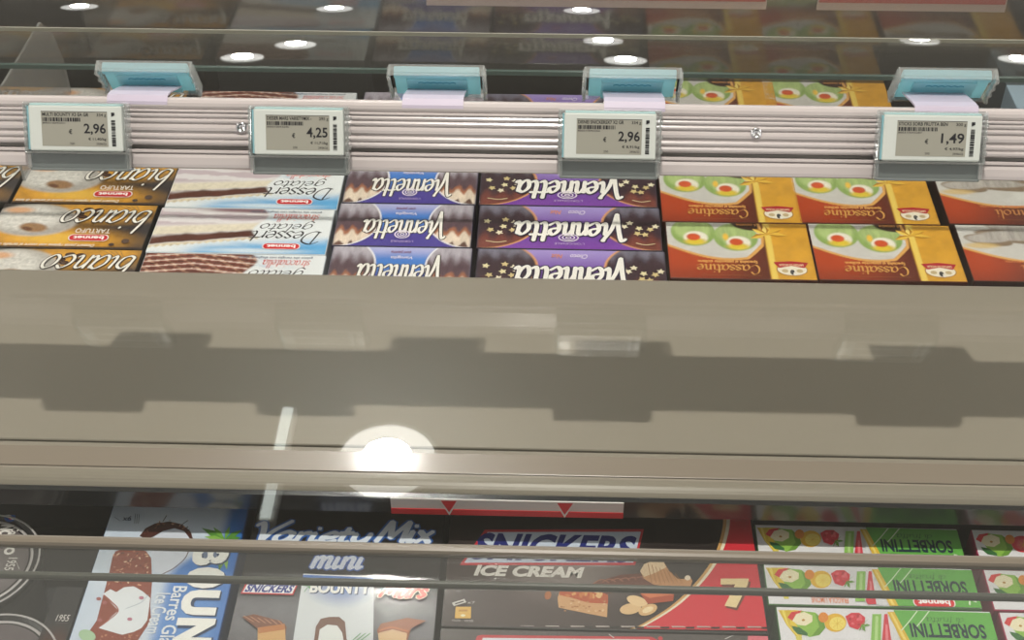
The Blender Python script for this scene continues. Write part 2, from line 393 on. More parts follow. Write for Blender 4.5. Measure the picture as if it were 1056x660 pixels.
# wells
Y_W1 = .945                                     # near well's far wall, set back under the nose
fpart(box_obj, 'well_wall', -HX+.02, HX-.02, Y_W1, Y_W1+.02, .40, Z_PAN-.026, M['well'])
fpart(box_obj, 'well_wall', -HX+.02, HX-.02, Yf-.045, Yf-.022, .40, Z_PAN-.026, M['well'])
fpart(box_obj, 'core', -HX+.02, HX-.02, Y_W1+.022, Yf-.047, .10, Z_PAN-.027, M['well'])
fpart(box_obj, 'well_floor', -HX+.02, HX-.02, .28, Y_W1-.002, Z_FLOOR-.02, Z_FLOOR, M['tray'])
fpart(box_obj, 'well_floor', -HX+.02, HX-.02, Yf-.02, Y_FARWALL, Z_FLOOR-.02, Z_FLOOR, M['tray'])
fpart(box_obj, 'steel_back_wall', -HX+.02, HX-.02, Y_FARWALL, Y_FARWALL+.02, .40, .868, M['steel'])
fpart(box_obj, 'outer_wall', -HX, HX, .22, .26, .08, Z_GL-.012, M['outer'], bev=.006)
Y_END = 1.98
fpart(box_obj, 'outer_wall', -HX, HX, Y_END, Y_END+.04, .08, zlid(Y_END)-.012, M['outer'], bev=.006)
for s in (-1, 1):
    prof = [(.265, .08), (.265, Z_GL-.012), (Y_RIDGE, Z_GL-.012), (Y_END-.005, zlid(Y_END)-.012), (Y_END-.005, .08)]
    fpart(extrude_profile, 'end_wall', prof, s*HX, s*(HX-.018), M['outer'])
fpart(box_obj, 'plinth', -HX+.03, HX-.03, .3, Y_END-.05, 0, .099, M['dark_gap'])
# red and white printed strip pushed into the ticket channel
xa, xb = PY(403, 521, Yn-.004).x, PY(643, 526, Yn-.004).x
st = empty('promotion_strip', (xa, Yn-.0022, Zt0), 'red and white paper strip with two red triangles under the cream nose', 'price strip')
hh = Zt1-Zt0; Ws = xb-xa
box_obj('paper', 0, Ws, -.0012, 0, 0.0005, hh, principled('strip_white', '#dedad8', .4), st)
redm = principled('strip_red', '#d8202a', .4)
box_obj('red_band', 0, Ws, -.0018, -.0012, 0.0005, hh*.38, redm, st)
whm = principled('strip_chevron', '#e6e2e0', .4)
for px in (463.5, 582.5):
    cx = PY(px, 522, Yn).x-xa; q = .0085
    mesh_obj('chevron', [(cx-q*1.0, -.0022, hh), (cx+q*1.0, -.0022, hh), (cx, -.0022, .0002)], [(0, 2, 1)], whm, st)
    mesh_obj('red_triangle', [(cx-q*.85, -.0026, hh), (cx+q*.85, -.0026, hh), (cx, -.0026, hh*.24)], [(0, 2, 1)], redm, st)

# ================================================================== glass lids
def lid(name, label, y0, y1, zoff, glassmat, frames, edge_mats=(None, None), slope=False):
    """frames: list of (partname, ya, yb, thickness, material)"""
    zb = zlid(y0) if slope else Z_GL
    t = empty(name, (0, y0, zb+zoff), label, 'freezer lid', rot=(-SLOPE if slope else 0, 0, 0))
    L = (y1-y0)/(math.cos(SLOPE) if slope else 1)
    box_obj('pane', -HX+.004, HX-.004, 0, L, 0, .004, glassmat, t)
    if edge_mats[0]: box_obj('pane_edge', -HX+.004, HX-.004, -.0060, -.0001, -.0002, .0042, edge_mats[0], t)
    if edge_mats[1]: box_obj('pane_edge', -HX+.004, HX-.004, L+.0001, L+.0022, -.0002, .0042, edge_mats[1], t)
    for nm, ya, yb, th, mt in frames:
        box_obj(nm, -HX+.003, HX-.003, ya-y0, yb-y0, (.0042 if th < .0055 and nm == 'frame_bar' else -.001), th+(.0012 if th < .005 else 0), mt, t, bev=.0005 if th < .005 else min(.003, th*.4))
    return t
yb = lambda px, z=Z_GL+.004: P(528, px, z).y
ZT = Z_GL+.005
y_b1a, y_b1b = yb(490, ZT), yb(469.5, ZT)
y_b2a, y_b2b = yb(570, ZT+.008), yb(560.8, ZT+.008)
y_ln = yb(599.5, Z_GL)
lid('glass_lid', 'fixed glass top over the cream panel with a cream front bar', y_b1b-.004, Y_RIDGE, 0., M['glass'], [('frame_bar', y_b1a, y_b1b, .0046, M['cream_bar'])])
lid('glass_lid', 'narrow sliding glass lid with a thin dark grey gasket edge', y_ln, y_b1a+.004, -.0055, M['glass'], [('gasket', y_ln-.0035, y_ln+.0005, .0055, M['line'])])
lid('glass_lid', 'near sliding glass lid with a beige frame bar over the chocolate bar boxes', .262, y_b2a+.004, .006, M['glass_near'], [('frame_bar', y_b2a, y_b2b, .007, M['cream_bar'])])
def y_slope(px):
    d = ray(528, px); t = math.tan(SLOPE)
    k = (CAM.z - (Z_GL + t*Y_RIDGE)); return -k/(d.z/d.y + t)
y1, y2 = y_slope(38.5), y_slope(70.5)
lid('glass_lid', 'far sloping glass lid with a pale ground edge behind the price rail', Y_RIDGE+.006, y1, .0, M['glass'], [], (None, M['glass_edge_light']), True)
lid('glass_lid', 'outer sloping glass lid with a dark green edge beside the steel wall', y2, Y_END+.03, -.006, M['glass'], [], (M['glass_edge'], None), True)

# ================================================================== price rail
Y_R = 1.0; Z_RT = PY(528, 106, Y_R).z       # upper front edge of the rail
TILT = math.radians(28)
fn_ = Vector((0, -math.cos(TILT), math.sin(TILT)))     # outward normal of the front face
fd_ = Vector((0, -math.sin(TILT), -math.cos(TILT)))    # down along the front face
def ff(px):     # distance down the face of a picture row at x = 528
    d = ray(528, px); n = fn_; p0 = Vector((0, Y_R, Z_RT)); h = CAM + d*((p0-CAM).dot(n)/d.dot(n)); return (h-p0).dot(fd_)
# (picture row, proud of the face in metres)
rows = [(105, -.002), (105.6, .0012), (107.5, .0030), (110.5, .0040), (114, .0042), (116.5, .0034), (117.0, .0024), (117.6, .0034), (118.6, .0046), (120, .0044), (120.6, .0030)]
for a, b in ((120.9, 126.2), (126.4, 132.0), (132.3, 142.0), (142.3, 148.2), (148.5, 154.6)):
    rows += [(a, .0028), (a+(b-a)*.14, .0037), (a+(b-a)*.4, .0044), (a+(b-a)*.7, .0042), (b, .0028)]
rows += [(155.2, -.002), (158.5, -.002), (159.2, .0030), (160.2, .0045), (162, .0046), (163.0, .0026), (164, .0040), (167, .0052), (174, .0058), (177, .0054), (178.5, .002)]
front = [(Vector((0, Y_R, Z_RT)) + fd_*ff(r) + fn_*p) for r, p in rows]
HR = ff(178.5)
prof = [(v.y, v.z) for v in front]
b0 = front[-1]
prof += [(b0.y+.022, b0.z+.002), (Y_R+.040, b0.z+.006), (Y_R+.022, Z_RT-.016), (Y_R+.010, Z_RT-.007), (Y_R+.004, Z_RT-.002)]
rl = empty('price_rail', (0, Y_R, Z_GL), 'long ribbed lilac white price rail above the cream panel', 'price rail')
def rpart(fn, name, *a, **k):
    o = fn(name, *a, parent=rl, **k); o.location = (0, -Y_R, -Z_GL); return o
rpart(extrude_profile, 'rail_profile', prof, -HX+.03, HX-.03, M['rail'])
gv = Vector((0, Y_R, Z_RT)); ga = gv+fd_*ff(155.6)+fn_*(-.0018); gb = gv+fd_*ff(158.2)+fn_*(-.0018)
rpart(extrude_profile, 'dark_inlay', [(ga.y, ga.z), (ga.y+fn_.y*.002, ga.z+fn_.z*.002), (gb.y+fn_.y*.002, gb.z+fn_.z*.002), (gb.y, gb.z)], -HX+.03, HX-.03, M['rail_groove'])
for s in (-1, 1):
    rpart(box_obj, 'rail_post', s*(HX-.034)-.012*(s > 0), s*(HX-.034)+.012*(s < 0), Y_R+.004, Y_R+.024, Z_GL+.0045, Z_RT-.006, M['outer'])
for px, py in ((250, 131), (779, 137)):
    d = ray(px, py); h = CAM + d*((gv-CAM).dot(fn_)/d.dot(fn_))+fn_*.0030
    sc = lathe('screw', [(.0048, 0), (.0048, .0012), (.0042, .0022), (.003, .0026), (.0028, .0014), (.001, .0014)], M['screw'], rl, 20)
    sc.rotation_euler = (PI/2-TILT, 0, 0); sc.location = h-Vector((0, Y_R, Z_GL))

# ================================================================== electronic price tags
def face_frame(origin, n, d):
    """matrix whose x is right as read, y up the face and z out of it"""
    z = n.normalized(); y = (-d).normalized(); x = y.cross(z)
    return Matrix(((x.x, y.x, z.x, origin.x), (x.y, y.y, z.y, origin.y), (x.z, y.z, z.z, origin.z), (0, 0, 0, 1)))
def flat_text(parent, name, items, mat, z):
    vs = []; fs = []
    for s, x0, y0, x1, y1, bold in items:
        v, f = text_geo(s, bold); n = len(vs)
        vs += [(x0+a*(x1-x0), y0+b*(y1-y0), z) for a, b in v]; fs += [tuple(n+i for i in q) for q in f]
    return mesh_obj(name, vs, fs, mat, parent)
def bars(parent, name, x0, x1, y0, y1, n, mat, z, vertical=False, seed=0):
    r = random.Random(seed); vs = []; fs = []; L = (y1-y0) if vertical else (x1-x0); p = 0
    while p < L:
        wd = r.choice((.0004, .0006, .0010, .0014)); g = r.choice((.0003, .0004, .0007))
        e = min(p+wd, L); k = len(vs)
        q = [(x0, y0+p), (x1, y0+p), (x1, y0+e), (x0, y0+e)] if vertical else [(x0+p, y0), (x0+e, y0), (x0+e, y1), (x0+p, y1)]
        vs += [(a, b, z) for a, b in q]; fs.append((k, k+1, k+2, k+3)); p = e+g
    return mesh_obj(name, vs, fs, mat, parent)
def tag_case(t, W, H):
    """clear holder: a frame with knobbly ends"""
    bm = bmesh.new()
    bm_box(bm, -W/2, W/2, H/2-.0022, H/2, .0012, .0105, .0008); bm_box(bm, -W/2, W/2, -H/2, -H/2+.0022, .0012, .0105, .0008)
    bm_box(bm, -W/2, W/2, -H/2+.001, H/2-.001, .0000, .0012)
    for s in (-1, 1):
        x = s*(W/2-.0012)
        bm_box(bm, x-.0012, x+.0012, -H/2+.002, H/2-.002, .0012, .0105, .0006)
        for i in range(7):
            y = -H/2+.004+(H-.008)*i/6
            bm_box(bm, x+s*.0010-.0010, x+s*.0010+.0018*(1 if i % 2 else .4), y-.0022, y+.0012, .001, .009, .0006)
    return bm_obj('clear_holder', bm, M['clear'], t)
def price_tag(cpx, wpx, label, name, weight, price, perkg, seed):
    """cpx: picture centre of the holder, wpx: picture width"""
    n = fn_; off = .0165
    d = ray(*cpx); o = CAM + d*((gv+n*off-CAM).dot(n)/d.dot(n))
    depth = (o-CAM).dot(FW); W = wpx*depth/F_PX; H = .0425
    t = empty('price_tag', o, label, 'price tag'); t.matrix_world = face_frame(o, n, fd_)
    tag_case(t, W, H)
    bw = W-.0085; bh = H-.0052
    b = box_obj('tag_body', -bw/2, bw/2, -bh/2, bh/2, .0014, .0098, M['tag_white'], t, bev=.0014)
    box_obj('cyan_edge', -bw/2-.0012, -bw/2+.0006, -bh/2+.001, bh/2-.001, .0014, .0088, M['cyan'], t)
    box_obj('cyan_edge', -bw/2+.001, bw/2-.001, bh/2-.0008, bh/2+.0010, .0014, .0088, M['pale_cyan'], t)
    sx0, sx1 = -bw/2+.137*bw, -bw/2+.845*bw; sy0, sy1 = -bh/2+.11*bh, -bh/2+.87*bh
    box_obj('screen', sx0, sx1, sy0, sy1, .0095, .0100, M['tag_screen'], b)
    w, h = sx1-sx0, sy1-sy0; Z = .01012
    X = lambda a: sx0+a*w
    Yy = lambda a: sy0+a*h
    flat_text(b, 'price_figures', [(price, X(.64), Yy(.33), X(.97), Yy(.66), .018)], M['ink'], Z)
    flat_text(b, 'small_print', [(name, X(.02), Yy(.86), X(.72), Yy(.96), .02), (weight, X(.84), Yy(.84), X(.985), Yy(.95), .01), ('€', X(.41), Yy(.35), X(.46), Yy(.49), .02),
        (perkg, X(.70), Yy(.16), X(.97), Yy(.26), .015), ('29/06/22', X(.82), Yy(.05), X(.97), Yy(.11), 0), ('200', X(.42), Yy(.05), X(.49), Yy(.11), 0), ('8003100432%02d' % (seed*7 % 90+10), X(.02), Yy(.64), X(.36), Yy(.69), 0)], M['ink'], Z)
    bars(b, 'barcode', X(.02), X(.59), Yy(.71), Yy(.82), 30, M['ink'], Z, False, seed)
    bars(b, 'side_barcode', bw/2-.115*bw, bw/2-.072*bw, sy0+.0005, Yy(.77), 30, M['ink'], Z, True, seed+9)
    mesh_obj('corner_mark', [(bw/2-.112*bw, Yy(.86), Z), (bw/2-.076*bw, Yy(.9), Z), (bw/2-.076*bw, Yy(.98), Z), (bw/2-.112*bw, Yy(.98), Z)], [(0, 1, 2, 3)], M['ink'], b)
    mesh_obj('screen_rule', [(X(.0), Yy(.985), Z), (X(1), Yy(.985), Z), (X(1), Yy(1.0), Z), (X(0), Yy(1.0), Z)], [(0, 1, 2, 3)], M['ink'], b)
    # smoked clip that grips the foot of the rail
    bm = bmesh.new(); cw = W*.48
    bm_box(bm, -cw, cw, -H/2-.0125, -H/2+.001, .0005, .0028, .0006)
    bm_box(bm, -cw, cw, -H/2-.0140, -H/2-.0118, -.0105, .0045, .0006)
    bm_box(bm, -cw*.6, cw*.6, -H*.25, H*.25, -.0118, .0004, .0006)
    bm_obj('clip', bm, M['clip_grey'], t)
    for s in (-1, 1):
        box_obj('clip_ear', s*cw-.0018, s*cw+.0018, -H/2-.0125, -H/2+.003, .0028, .0055, M['clear'], t, bev=.0006)
    return t
TAGS = [((82, 131.5), 107, 'price tag reading 2,96 above the brown tartufo boxes', 'MULTI BOUNTY X3 EA GR', '334 g', '2,96', '€ 11,40/kg', 3),
        ((310, 135.5), 103, 'price tag reading 4,25 beside the chrome screw above the pale blue dessert boxes', 'DESSER MARS VARIETYMIX -', '295 g', '4,25', '€ 11,71/kg', 5),
        ((628.5, 139.5), 105, 'price tag reading 2,96 above the purple ice cream cake boxes', 'DISNEI SNICKERSX7 X2 GR', '334 g', '2,96', '€ 8,91/kg', 8),
        ((958, 141.5), 111, 'price tag reading 1,49 above the gold and red cassatine boxes', 'STICKS SORB FRUTTA BEN', '300 g', '1,49', '€ 4,97/kg', 11)]
for c, wpx, lab, nm, wt, pr, pk, sd in TAGS: price_tag(c, wpx, lab, nm, wt, pr, pk, sd)

def rear_tag(tpx, wpx, clip_px, label):
    """a tag that faces the other aisle: we see its cyan back and the clip over the rail; tpx = picture top centre"""
    Yt = Y_R+.031
    top = PY(*tpx, Yt)
    n = Vector((0, math.cos(TILT), math.sin(TILT))); d = Vector((0, math.sin(TILT), -math.cos(TILT)))
    depth = (top-CAM).dot(FW); W = wpx*depth/F_PX; H = .040
    o = top + d*(H/2) + n*.004
    t = empty('price_tag', o, label, 'price tag'); t.matrix_world = face_frame(o, n, d)
    # local x is to the reader's right = our left
    bm = bmesh.new()
    bm_box(bm, -W/2, W/2, H/2-.0020, H/2, -.0045, .0062, .0007); bm_box(bm, -W/2, W/2, -H/2, -H/2+.002, -.0030, .0062, .0007)
    for s in (-1, 1):
        x = s*(W/2-.001)
        bm_box(bm, x-.001, x+.001, -H/2+.001, H/2-.001, -.0045, .0062, .0005)
        for i in range(7):
            y = -H/2+.004+(H-.008)*i/6
            bm_box(bm, x+s*.0006-.0016, x+s*.0006+.0016, y-.002, y+.0014, -.006+.002*(i % 2), .005, .0006)
    bm_obj('clear_holder', bm, M['clear'], t)
    bw = W-.009
    box_obj('tag_body', -bw/2, bw/2, -H/2+.003, H/2-.0022, -.0008, .0055, M['cyan'], t, bev=.0008)
    box_obj('ridge', -bw/2, bw/2, H/2-.0085, H/2-.0030, -.0030, -.0008, M['cyan'], t, bev=.0006)
    bp_ = box_obj('back_plate', -bw*.36, bw*.36, -H/2+.004, H/2-.0100, -.0034, -.0008, M['cyan'], t, bev=.0006)
    # wavy thumb grip
    gx = .016
    vs = []; fs = []
    for i in range(41):
        x = -gx+2*gx*i/40; y = H/2-.0135+.0011*abs(math.sin(i/40*PI*6)); vs += [(x, y, -.0037), (x, y-.0016, -.0037)]
        if i: k = 2*i; fs.append((k-2, k, k+1, k-1))
    mesh_obj('thumb_grip', vs, fs, M['cyan_dark'], bp_)
    # lilac clip from the rail crest to the back of the holder
    xa = PY(clip_px[0], tpx[1]+25, Y_R).x; xb = PY(clip_px[1], tpx[1]+25, Y_R).x
    inv = t.matrix_world.inverted()
    back = o - n*.0036 + d*(-H/2+.026)
    prof = [back, Vector((0, Y_R+.010, Z_RT-.0010)), Vector((0, Y_R-.0005, Z_RT+.0015)), Vector((0, Y_R-.0050, Z_RT-.0020)), Vector((0, Y_R-.0062, Z_RT-.0042))]
    vs = []; fs = []
    for p in prof:
        for dz in (0, .0016):
            for x in (xa, xb): vs.append(inv @ Vector((x, p.y, p.z+dz)))
    for i in range(len(prof)-1):
        a = 4*i; b = a+4
        fs += [(a, a+1, b+1, b), (a+2, b+2, b+3, a+3), (a, b, b+2, a+2), (a+1, a+3, b+3, b+1)]
    fs += [(0, 2, 3, 1), (4*len(prof)-4, 4*len(prof)-3, 4*len(prof)-1, 4*len(prof)-2)]
    bm = bmesh.new(); me = D.meshes.new('t'); me.from_pydata([tuple(v) for v in vs], [], fs); bm.from_mesh(me); D.meshes.remove(me)
    bm_obj('clip', bm, M['clip_lilac'], t)
    return t
for c, wpx, cl, lab in [((147, 73), 100, (111, 173), 'cyan back of a price tag above the tartufo boxes, beside the acrylic divider'),
        ((449.5, 77), 100, (415, 478), 'cyan back of a price tag above the blue ice cream cake boxes'),
        ((653, 79.5), 101, (623, 686), 'cyan back of a price tag right behind the tag above the purple boxes'),
        ((979, 80.5), 102, (944, 1010), 'cyan back of a price tag behind the one reading 1,49')]:
    rear_tag(c, wpx, cl, lab)

# ================================================================== acrylic divider in the far well
Y_ = lambda px, py: P(px, py, Z_BOX).y
Xd = P(72, 99, Z_BOX).x
def dpt(px, py):
    d = ray(px, py); return CAM + d*(Xd/d.x)
tp = dpt(42, 23); md = dpt(55, 36); lo = dpt(66, 62)
prof = [(1.435, Z_FLOOR+.0005), (1.435, tp.z), (tp.y, tp.z), (md.y, md.z), (lo.y, lo.z), (lo.y, Z_FLOOR+.0005)]
dv = extrude_profile('acrylic_divider', prof, Xd-.0035, Xd, M['acrylic'], label='upright clear acrylic divider with a clipped corner behind the price rail', cat='divider')

# ================================================================== lamps on the ceiling
def area(name, parent, size, power, color=(1, .96, .9), size_y=None, loc=(0, 0, 0), spot=False):
    l = D.lights.new(name, 'AREA'); l.energy = power; l.color = color
    if size_y: l.shape = 'RECTANGLE'; l.size = size; l.size_y = size_y
    else: l.shape = 'DISK'; l.size = size
    o = D.objects.new(name, l); o.location = loc; return put(o, parent=parent)
# the narrow spotlight that throws the rail's shadow
sp = empty('ceiling_spotlight', (KEY_POS.x, KEY_POS.y, Z_CEIL), 'small black ceiling spotlight straight above the price rail', 'spotlight')
lathe('housing', [(.03, 0), (.03, -.02), (.055, -.021), (.055, -.065), (.045, -.078), (.043, -.066), (.02, -.03)], M['lamp_black'], sp, 32)
l = D.lights.new('beam', 'SPOT'); l.energy = KEY_W; l.color = (1, .95, .87); l.spot_size = math.radians(62); l.spot_blend = .9; l.shadow_soft_size = .024
lo_ = D.objects.new('beam', l); put(lo_, parent=sp); lo_.location = (0, 0, KEY_POS.z-Z_CEIL)
lo_.rotation_euler = (math.radians(4), 0, 0)
# round recessed downlights mirrored in the glass
def downlight(pos, label, r=.155, group=None, far=False):
    t = empty('recessed_downlight', (pos.x, pos.y, Z_CEIL), label, 'downlight', group)
    n = 40
    lathe('trim_ring', [(r, -.001), (r+.012, -.001), (r+.012, -.006), (r, -.006)], M['lamp_white'], t, n, caps=False)
    if far: lathe('frosted_lens', [(r, -.003), (r*.98, -.004), (r*.9, -.0045)], M['frosted'], t, n)
    else: lathe('reflector', [(r, -.0055), (r*.97, -.0045), (r*.80, -.0035), (r*.5, -.0020)], M['reflector_glow'], t, n, caps=False)
    if not far: lathe('lens', [(r*.55, -.0075), (r*.55, -.0085), (r*.5, -.0095)], M['lens'], t, n)
    area('lamp', t, r*1.0, DOWN_W, loc=(0, 0, -.02))
    return t
p = mirror_to_ceiling(399, 476, Z_GL, Z_CEIL)
downlight(p, 'round recessed downlight mirrored in the glass over the cream panel', .155)
for px, py in ((250, 60), (305, 47), (645, 63), (622, 43), (948, 43), (345, 9), (600, 11), (82, 7), (1052, 62)):
    p = mirror_to_ceiling(px, py, Z_GL, Z_CEIL, SLOPE, Y_RIDGE)
    if p.y < 17.5: downlight(p, 'round recessed downlight mirrored in the far sloping glass lids', .21, 'downlights over the far aisle', True)
# linear ceiling lights; the hanging ones are added as unseen fill
def strip(x, y0, y1, label, wd=.12, power=STRIP_W, group=None, drop=0.):
    t = empty('linear_light', (x, (y0+y1)/2, Z_CEIL-drop), label, 'ceiling light', group); L = y1-y0
    box_obj('housing', -wd/2-.01, wd/2+.01, -L/2-.01, L/2+.01, -.05, -.001, M['lamp_white'], t, bev=.004)
    box_obj('diffuser', -wd/2, wd/2, -L/2, L/2, -.058, -.0505, M['strip_lens'], t)
    if drop:
        for s in (-1, 1): lathe('suspension_cable', [(.003, 0), (.003, drop-.0005)], M['lamp_black'], t, 8).location = (0, s*L*.42, 0)
        u = area('added_uplight', t, wd, UP_W, (1, .97, .92), L, (0, 0, .01)); u.rotation_euler = (PI, 0, 0)  # added upward light that brightens the ceiling
    if power: area('fill_light', t, wd, power, (1, .97, .92), L, (0, 0, -.06))
    return t
for x in (-4.6, -2.5, 2.5, 4.6): strip(x, -3.2, 4.4, 'long added hanging fill light, unseen beside the freezer', group='added hanging fill lights', drop=.7)  # added fill lights, placed where the glass does not mirror them
q0 = mirror_to_ceiling(291, 434, Z_GL, Z_CEIL); q1 = mirror_to_ceiling(284, 545, Z_GL, Z_CEIL)
strip((q0.x+q1.x)/2, q1.y, q0.y, 'short narrow linear light mirrored beside the round downlight', .032, 0)
# ================================================================== cartons: printed designs, drawn flat on their lids
H_BOX = Z_BOX-Z_FLOOR
_mesh = {}
def carton(kind, x0, y0, W, Dp, art_mesh, side_hex, label, group, z_top=0., yaw=0., extra=None, name='ice_cream_box'):
    t = empty(name, (x0+W/2, y0+Dp/2, Z_FLOOR), label, 'ice cream box', group, (0, 0, yaw))
    key = (kind, round(W, 3), round(Dp, 3), z_top)
    if key not in _mesh:
        bm = bmesh.new(); bm_box(bm, -W/2, W/2, -Dp/2, Dp/2, 0, H_BOX+z_top, .0009, 2)
        me = D.meshes.new('carton'); bm.to_mesh(me); bm.free(); me.materials.append(card_mat(side_hex)); _mesh[key] = me
    c = put(D.objects.new('carton', _mesh[key]), parent=t)
    a = put(D.objects.new('printed_lid', art_mesh), parent=c); a.location = (-W/2, -Dp/2, H_BOX+z_top)
    return t
def X_(px, py): return P(px, py, Z_BOX).x
def Y_(px, py): return P(px, py, Z_BOX).y

def pill(A, x0, y0, x1, y1, rot=PI, uv=False, word='bennet'):
    """red rounded brand patch with white lettering"""
    c, W, H = A._rect(x0, y0, x1, y1, uv, 0)
    pts = []; r = H*.48
    for cx, cy, a0 in ((W/2-r, H/2-r, 0), (-W/2+r, H/2-r, PI/2), (-W/2+r, -H/2+r, PI), (W/2-r, -H/2+r, 1.5*PI)):
        for i in range(6): a = a0+PI/2*i/5; pts.append((c[0]+cx+r*math.cos(a), c[1]+cy+r*math.sin(a)))
    A.polyl([( (p[0]-c[0])*1.06+c[0], (p[1]-c[1])*1.16+c[1]) for p in pts], '#f3e9e6'); A.polyl(pts, '#d8202c')
    v, f = text_geo(word, .03); a = v-.5; cs, sn = math.cos(rot), math.sin(rot); X = a[:, 0]*W*.8; Y = a[:, 1]*H*.62
    A._add(np.column_stack([c[0]+X*cs-Y*sn, c[1]+X*sn+Y*cs]), f, '#ffffff')

# ---- tartufo bianco
def art_bianco(x0, y0, W, Dp):
    A = Art(x0, y0, W, Dp)
    def fn(u, v):
        b = np.zeros(u.shape+(3,))+C('#241c1a')
        b = mixc(b, C('#4a4448'), sm(.6, 1.1, u)*.5)
        n = fbm(u*14, v*5, 3)
        g = ellm(u, v, .30, .16, .55, .30, .45)*.95; b = mixc(b, C('#e8a62c')*(.55+.8*n)[..., None], g)
        g = ellm(u, v, .66, .88, .36, .30, .45)*.95; b = mixc(b, C('#e0a234')*(.5+.9*n)[..., None], g)
        g = ellm(u, v, .42, .22, .22, .12, .6); b = mixc(b, C('#f3c44e'), g*.7)
        t = ellm(u, v, .24, .62, .28, .36, .10, .12); sp = fbm(u*60, v*26, 8)
        b = mixc(b, C('#e6e2dc')*(.62+.6*sp)[..., None], t)
        b = mixc(b, C('#8d8680'), t*sm(.55, 1.0, np.hypot((u-.2)/.27, (v-.66)/.36))*.6)
        h = ellm(u, v, .26, .45, .085, .11, .25, .5); b = mixc(b, C('#a37a52')*(.7+.5*sp)[..., None], h)
        h = ellm(u, v, .225, .42, .03, .05, .3, .5); b = mixc(b, C('#6b4022'), h)
        o = ellm(u, v, .12, .84, .085, .07, .5); b = mixc(b, C('#e8a873'), o*.85)
        b = mixc(b, C('#3a2c28'), (v < .05)*.9)
        return b
    A.grid(fn, 130, 56)
    for q in range(4):
        r = .10+.03*q; A.stroke([(.98-r*1.2, .98), (.93-r*.2, .86-r*.5), (1.02, .72-r)], .0007, '#8c7250', uv=True)
    for cx, cy, ro in ((.515, .78, .4), (.56, .88, -.2), (.61, .76, .3), (.545, .70, .1), (.63, .86, 0)):
        A.ell(cx, cy, .03, .042, '#3c1f12', uv=True, rot=ro); A.stroke([(cx-.016, cy+.01), (cx+.016, cy-.008)], .0006, '#8a5a36', uv=True)
    A.script('bianco', .42, .34, .97, .86, '#f7f2ea', pen=.17, rot=PI, shear=.35, uv=True, outline='#2a201c', ow=.10)
    A.text('TARTUFO', .54, .325, .76, .425, '#f2ece4', PI, bold=.01, uv=True)
    pill(A, .52, .16, .76, .285, uv=True)
    A.text('Dessert pasta ripiena con cuore al tartufo di latte', -.0+.02, .015, .70, .095, '#f0e8de', PI, shear=.2, bold=.02, uv=True)
    A.ell(.88, .16, .025, .05, '#5a4438', uv=True); A.ell(.80, .08, .018, .03, '#4e3a30', uv=True)
    return A
# ---- dessert gelato; two sides of the same box
def art_dessert(x0, y0, W, Dp, lattice):
    A = Art(x0, y0, W, Dp)
    def fn(u, v):
        n = fbm(u*10, v*7, 5); fine = fbm(u*70, v*30, 9)
        b = np.zeros(u.shape+(3,))+C('#eef2f6')
        b = mixc(b, C('#3fa3e0'), sm(.45, .85, fbm(u*3.2+v*3, v*2.0-u*1.5, 14))*sm(.45, .75, u+.25*(1-v))*.85)
        b = mixc(b, C('#4aa9e6'), (1-sm(.0, .28, v-.02-.25*(u-.4)))*sm(.12, .35, u)*.9)
        b = mixc(b, C('#eaf3fa'), ellm(u, v, .6, .06, .25, .05, .7)*.8)
        edge = .60+.04*np.sin(v*9)-.10*(v-.5)**2
        photo = 1-sm(edge-.012, edge+.012, u)
        low = .10+.62*u*.62           # lower slanting edge of the slice
        photo = photo*sm(low-.02, low+.02, v+.015*np.sin(u*160))
        if lattice:
            p = np.zeros(u.shape+(3,))+C('#8d4a3a')*(.6+.7*n)[..., None]
            k = np.abs(((u*1.1+v*.55)*9) % 1-.5); p = mixc(p, C('#c99a80'), (k < .10)*.8)
            k = np.abs(((v-.9+.32*np.abs(u-.28))*9) % 1-.5); p = mixc(p, C('#3b1c16'), (k < .12)*.75); p = mixc(p, C('#f0e2d6'), ((k > .40))*.8)
            p = mixc(p, C('#e9e2df'), sm(.58, .50, v+.1*n))
        else:
            p = np.zeros(u.shape+(3,))+C('#e9e3e6')
            s = (v-low)/(1.02-low)
            p = mixc(p, C('#c7b3bd'), sm(.3, .7, np.sin((s*3.2+u*.9+n*.5)*7)*.5+.5)*sm(.45, .6, s)*.85)
            p = mixc(p, C('#8d6a72'), sm(.86, .95, s+.2*(u-.2))*sm(.15, .4, u))
            p = mixc(p, C('#efe4cf')*(.8+.3*fine)[..., None], sm(.26, .33, s)*(1-sm(.46, .55, s)))
            p = mixc(p, C('#5a2c1e')*(.7+.6*n)[..., None], sm(.08, .12, s+.05*n)*(1-sm(.27, .36, s+.10*n)))
            p = mixc(p, C('#ecdcbc')*(.6+.6*fine)[..., None], 1-sm(.06, .11, s+.06*n))
        return b*(1-photo[..., None])+p*photo[..., None]
    A.grid(fn, 150, 64)
    A.script('gelato', .60, .47, .90, .73, '#23242c', pen=.17, rot=PI, shear=.25, uv=True)
    A.script('Dessert', .55, .22, .95, .50, '#23242c', pen=.17, rot=PI, shear=.25, uv=True)
    A.script('stracciatella', .66, .70, .92, .88, '#e0574e', pen=.14, rot=PI, shear=.2, uv=True)
    A.text('gelato alla vaniglia con sfoglie di cacao', .52, .90, .93, .955, '#5a6a80', PI, bold=.01, uv=True)
    pill(A, .645, .10, .845, .215, uv=True)
    return A
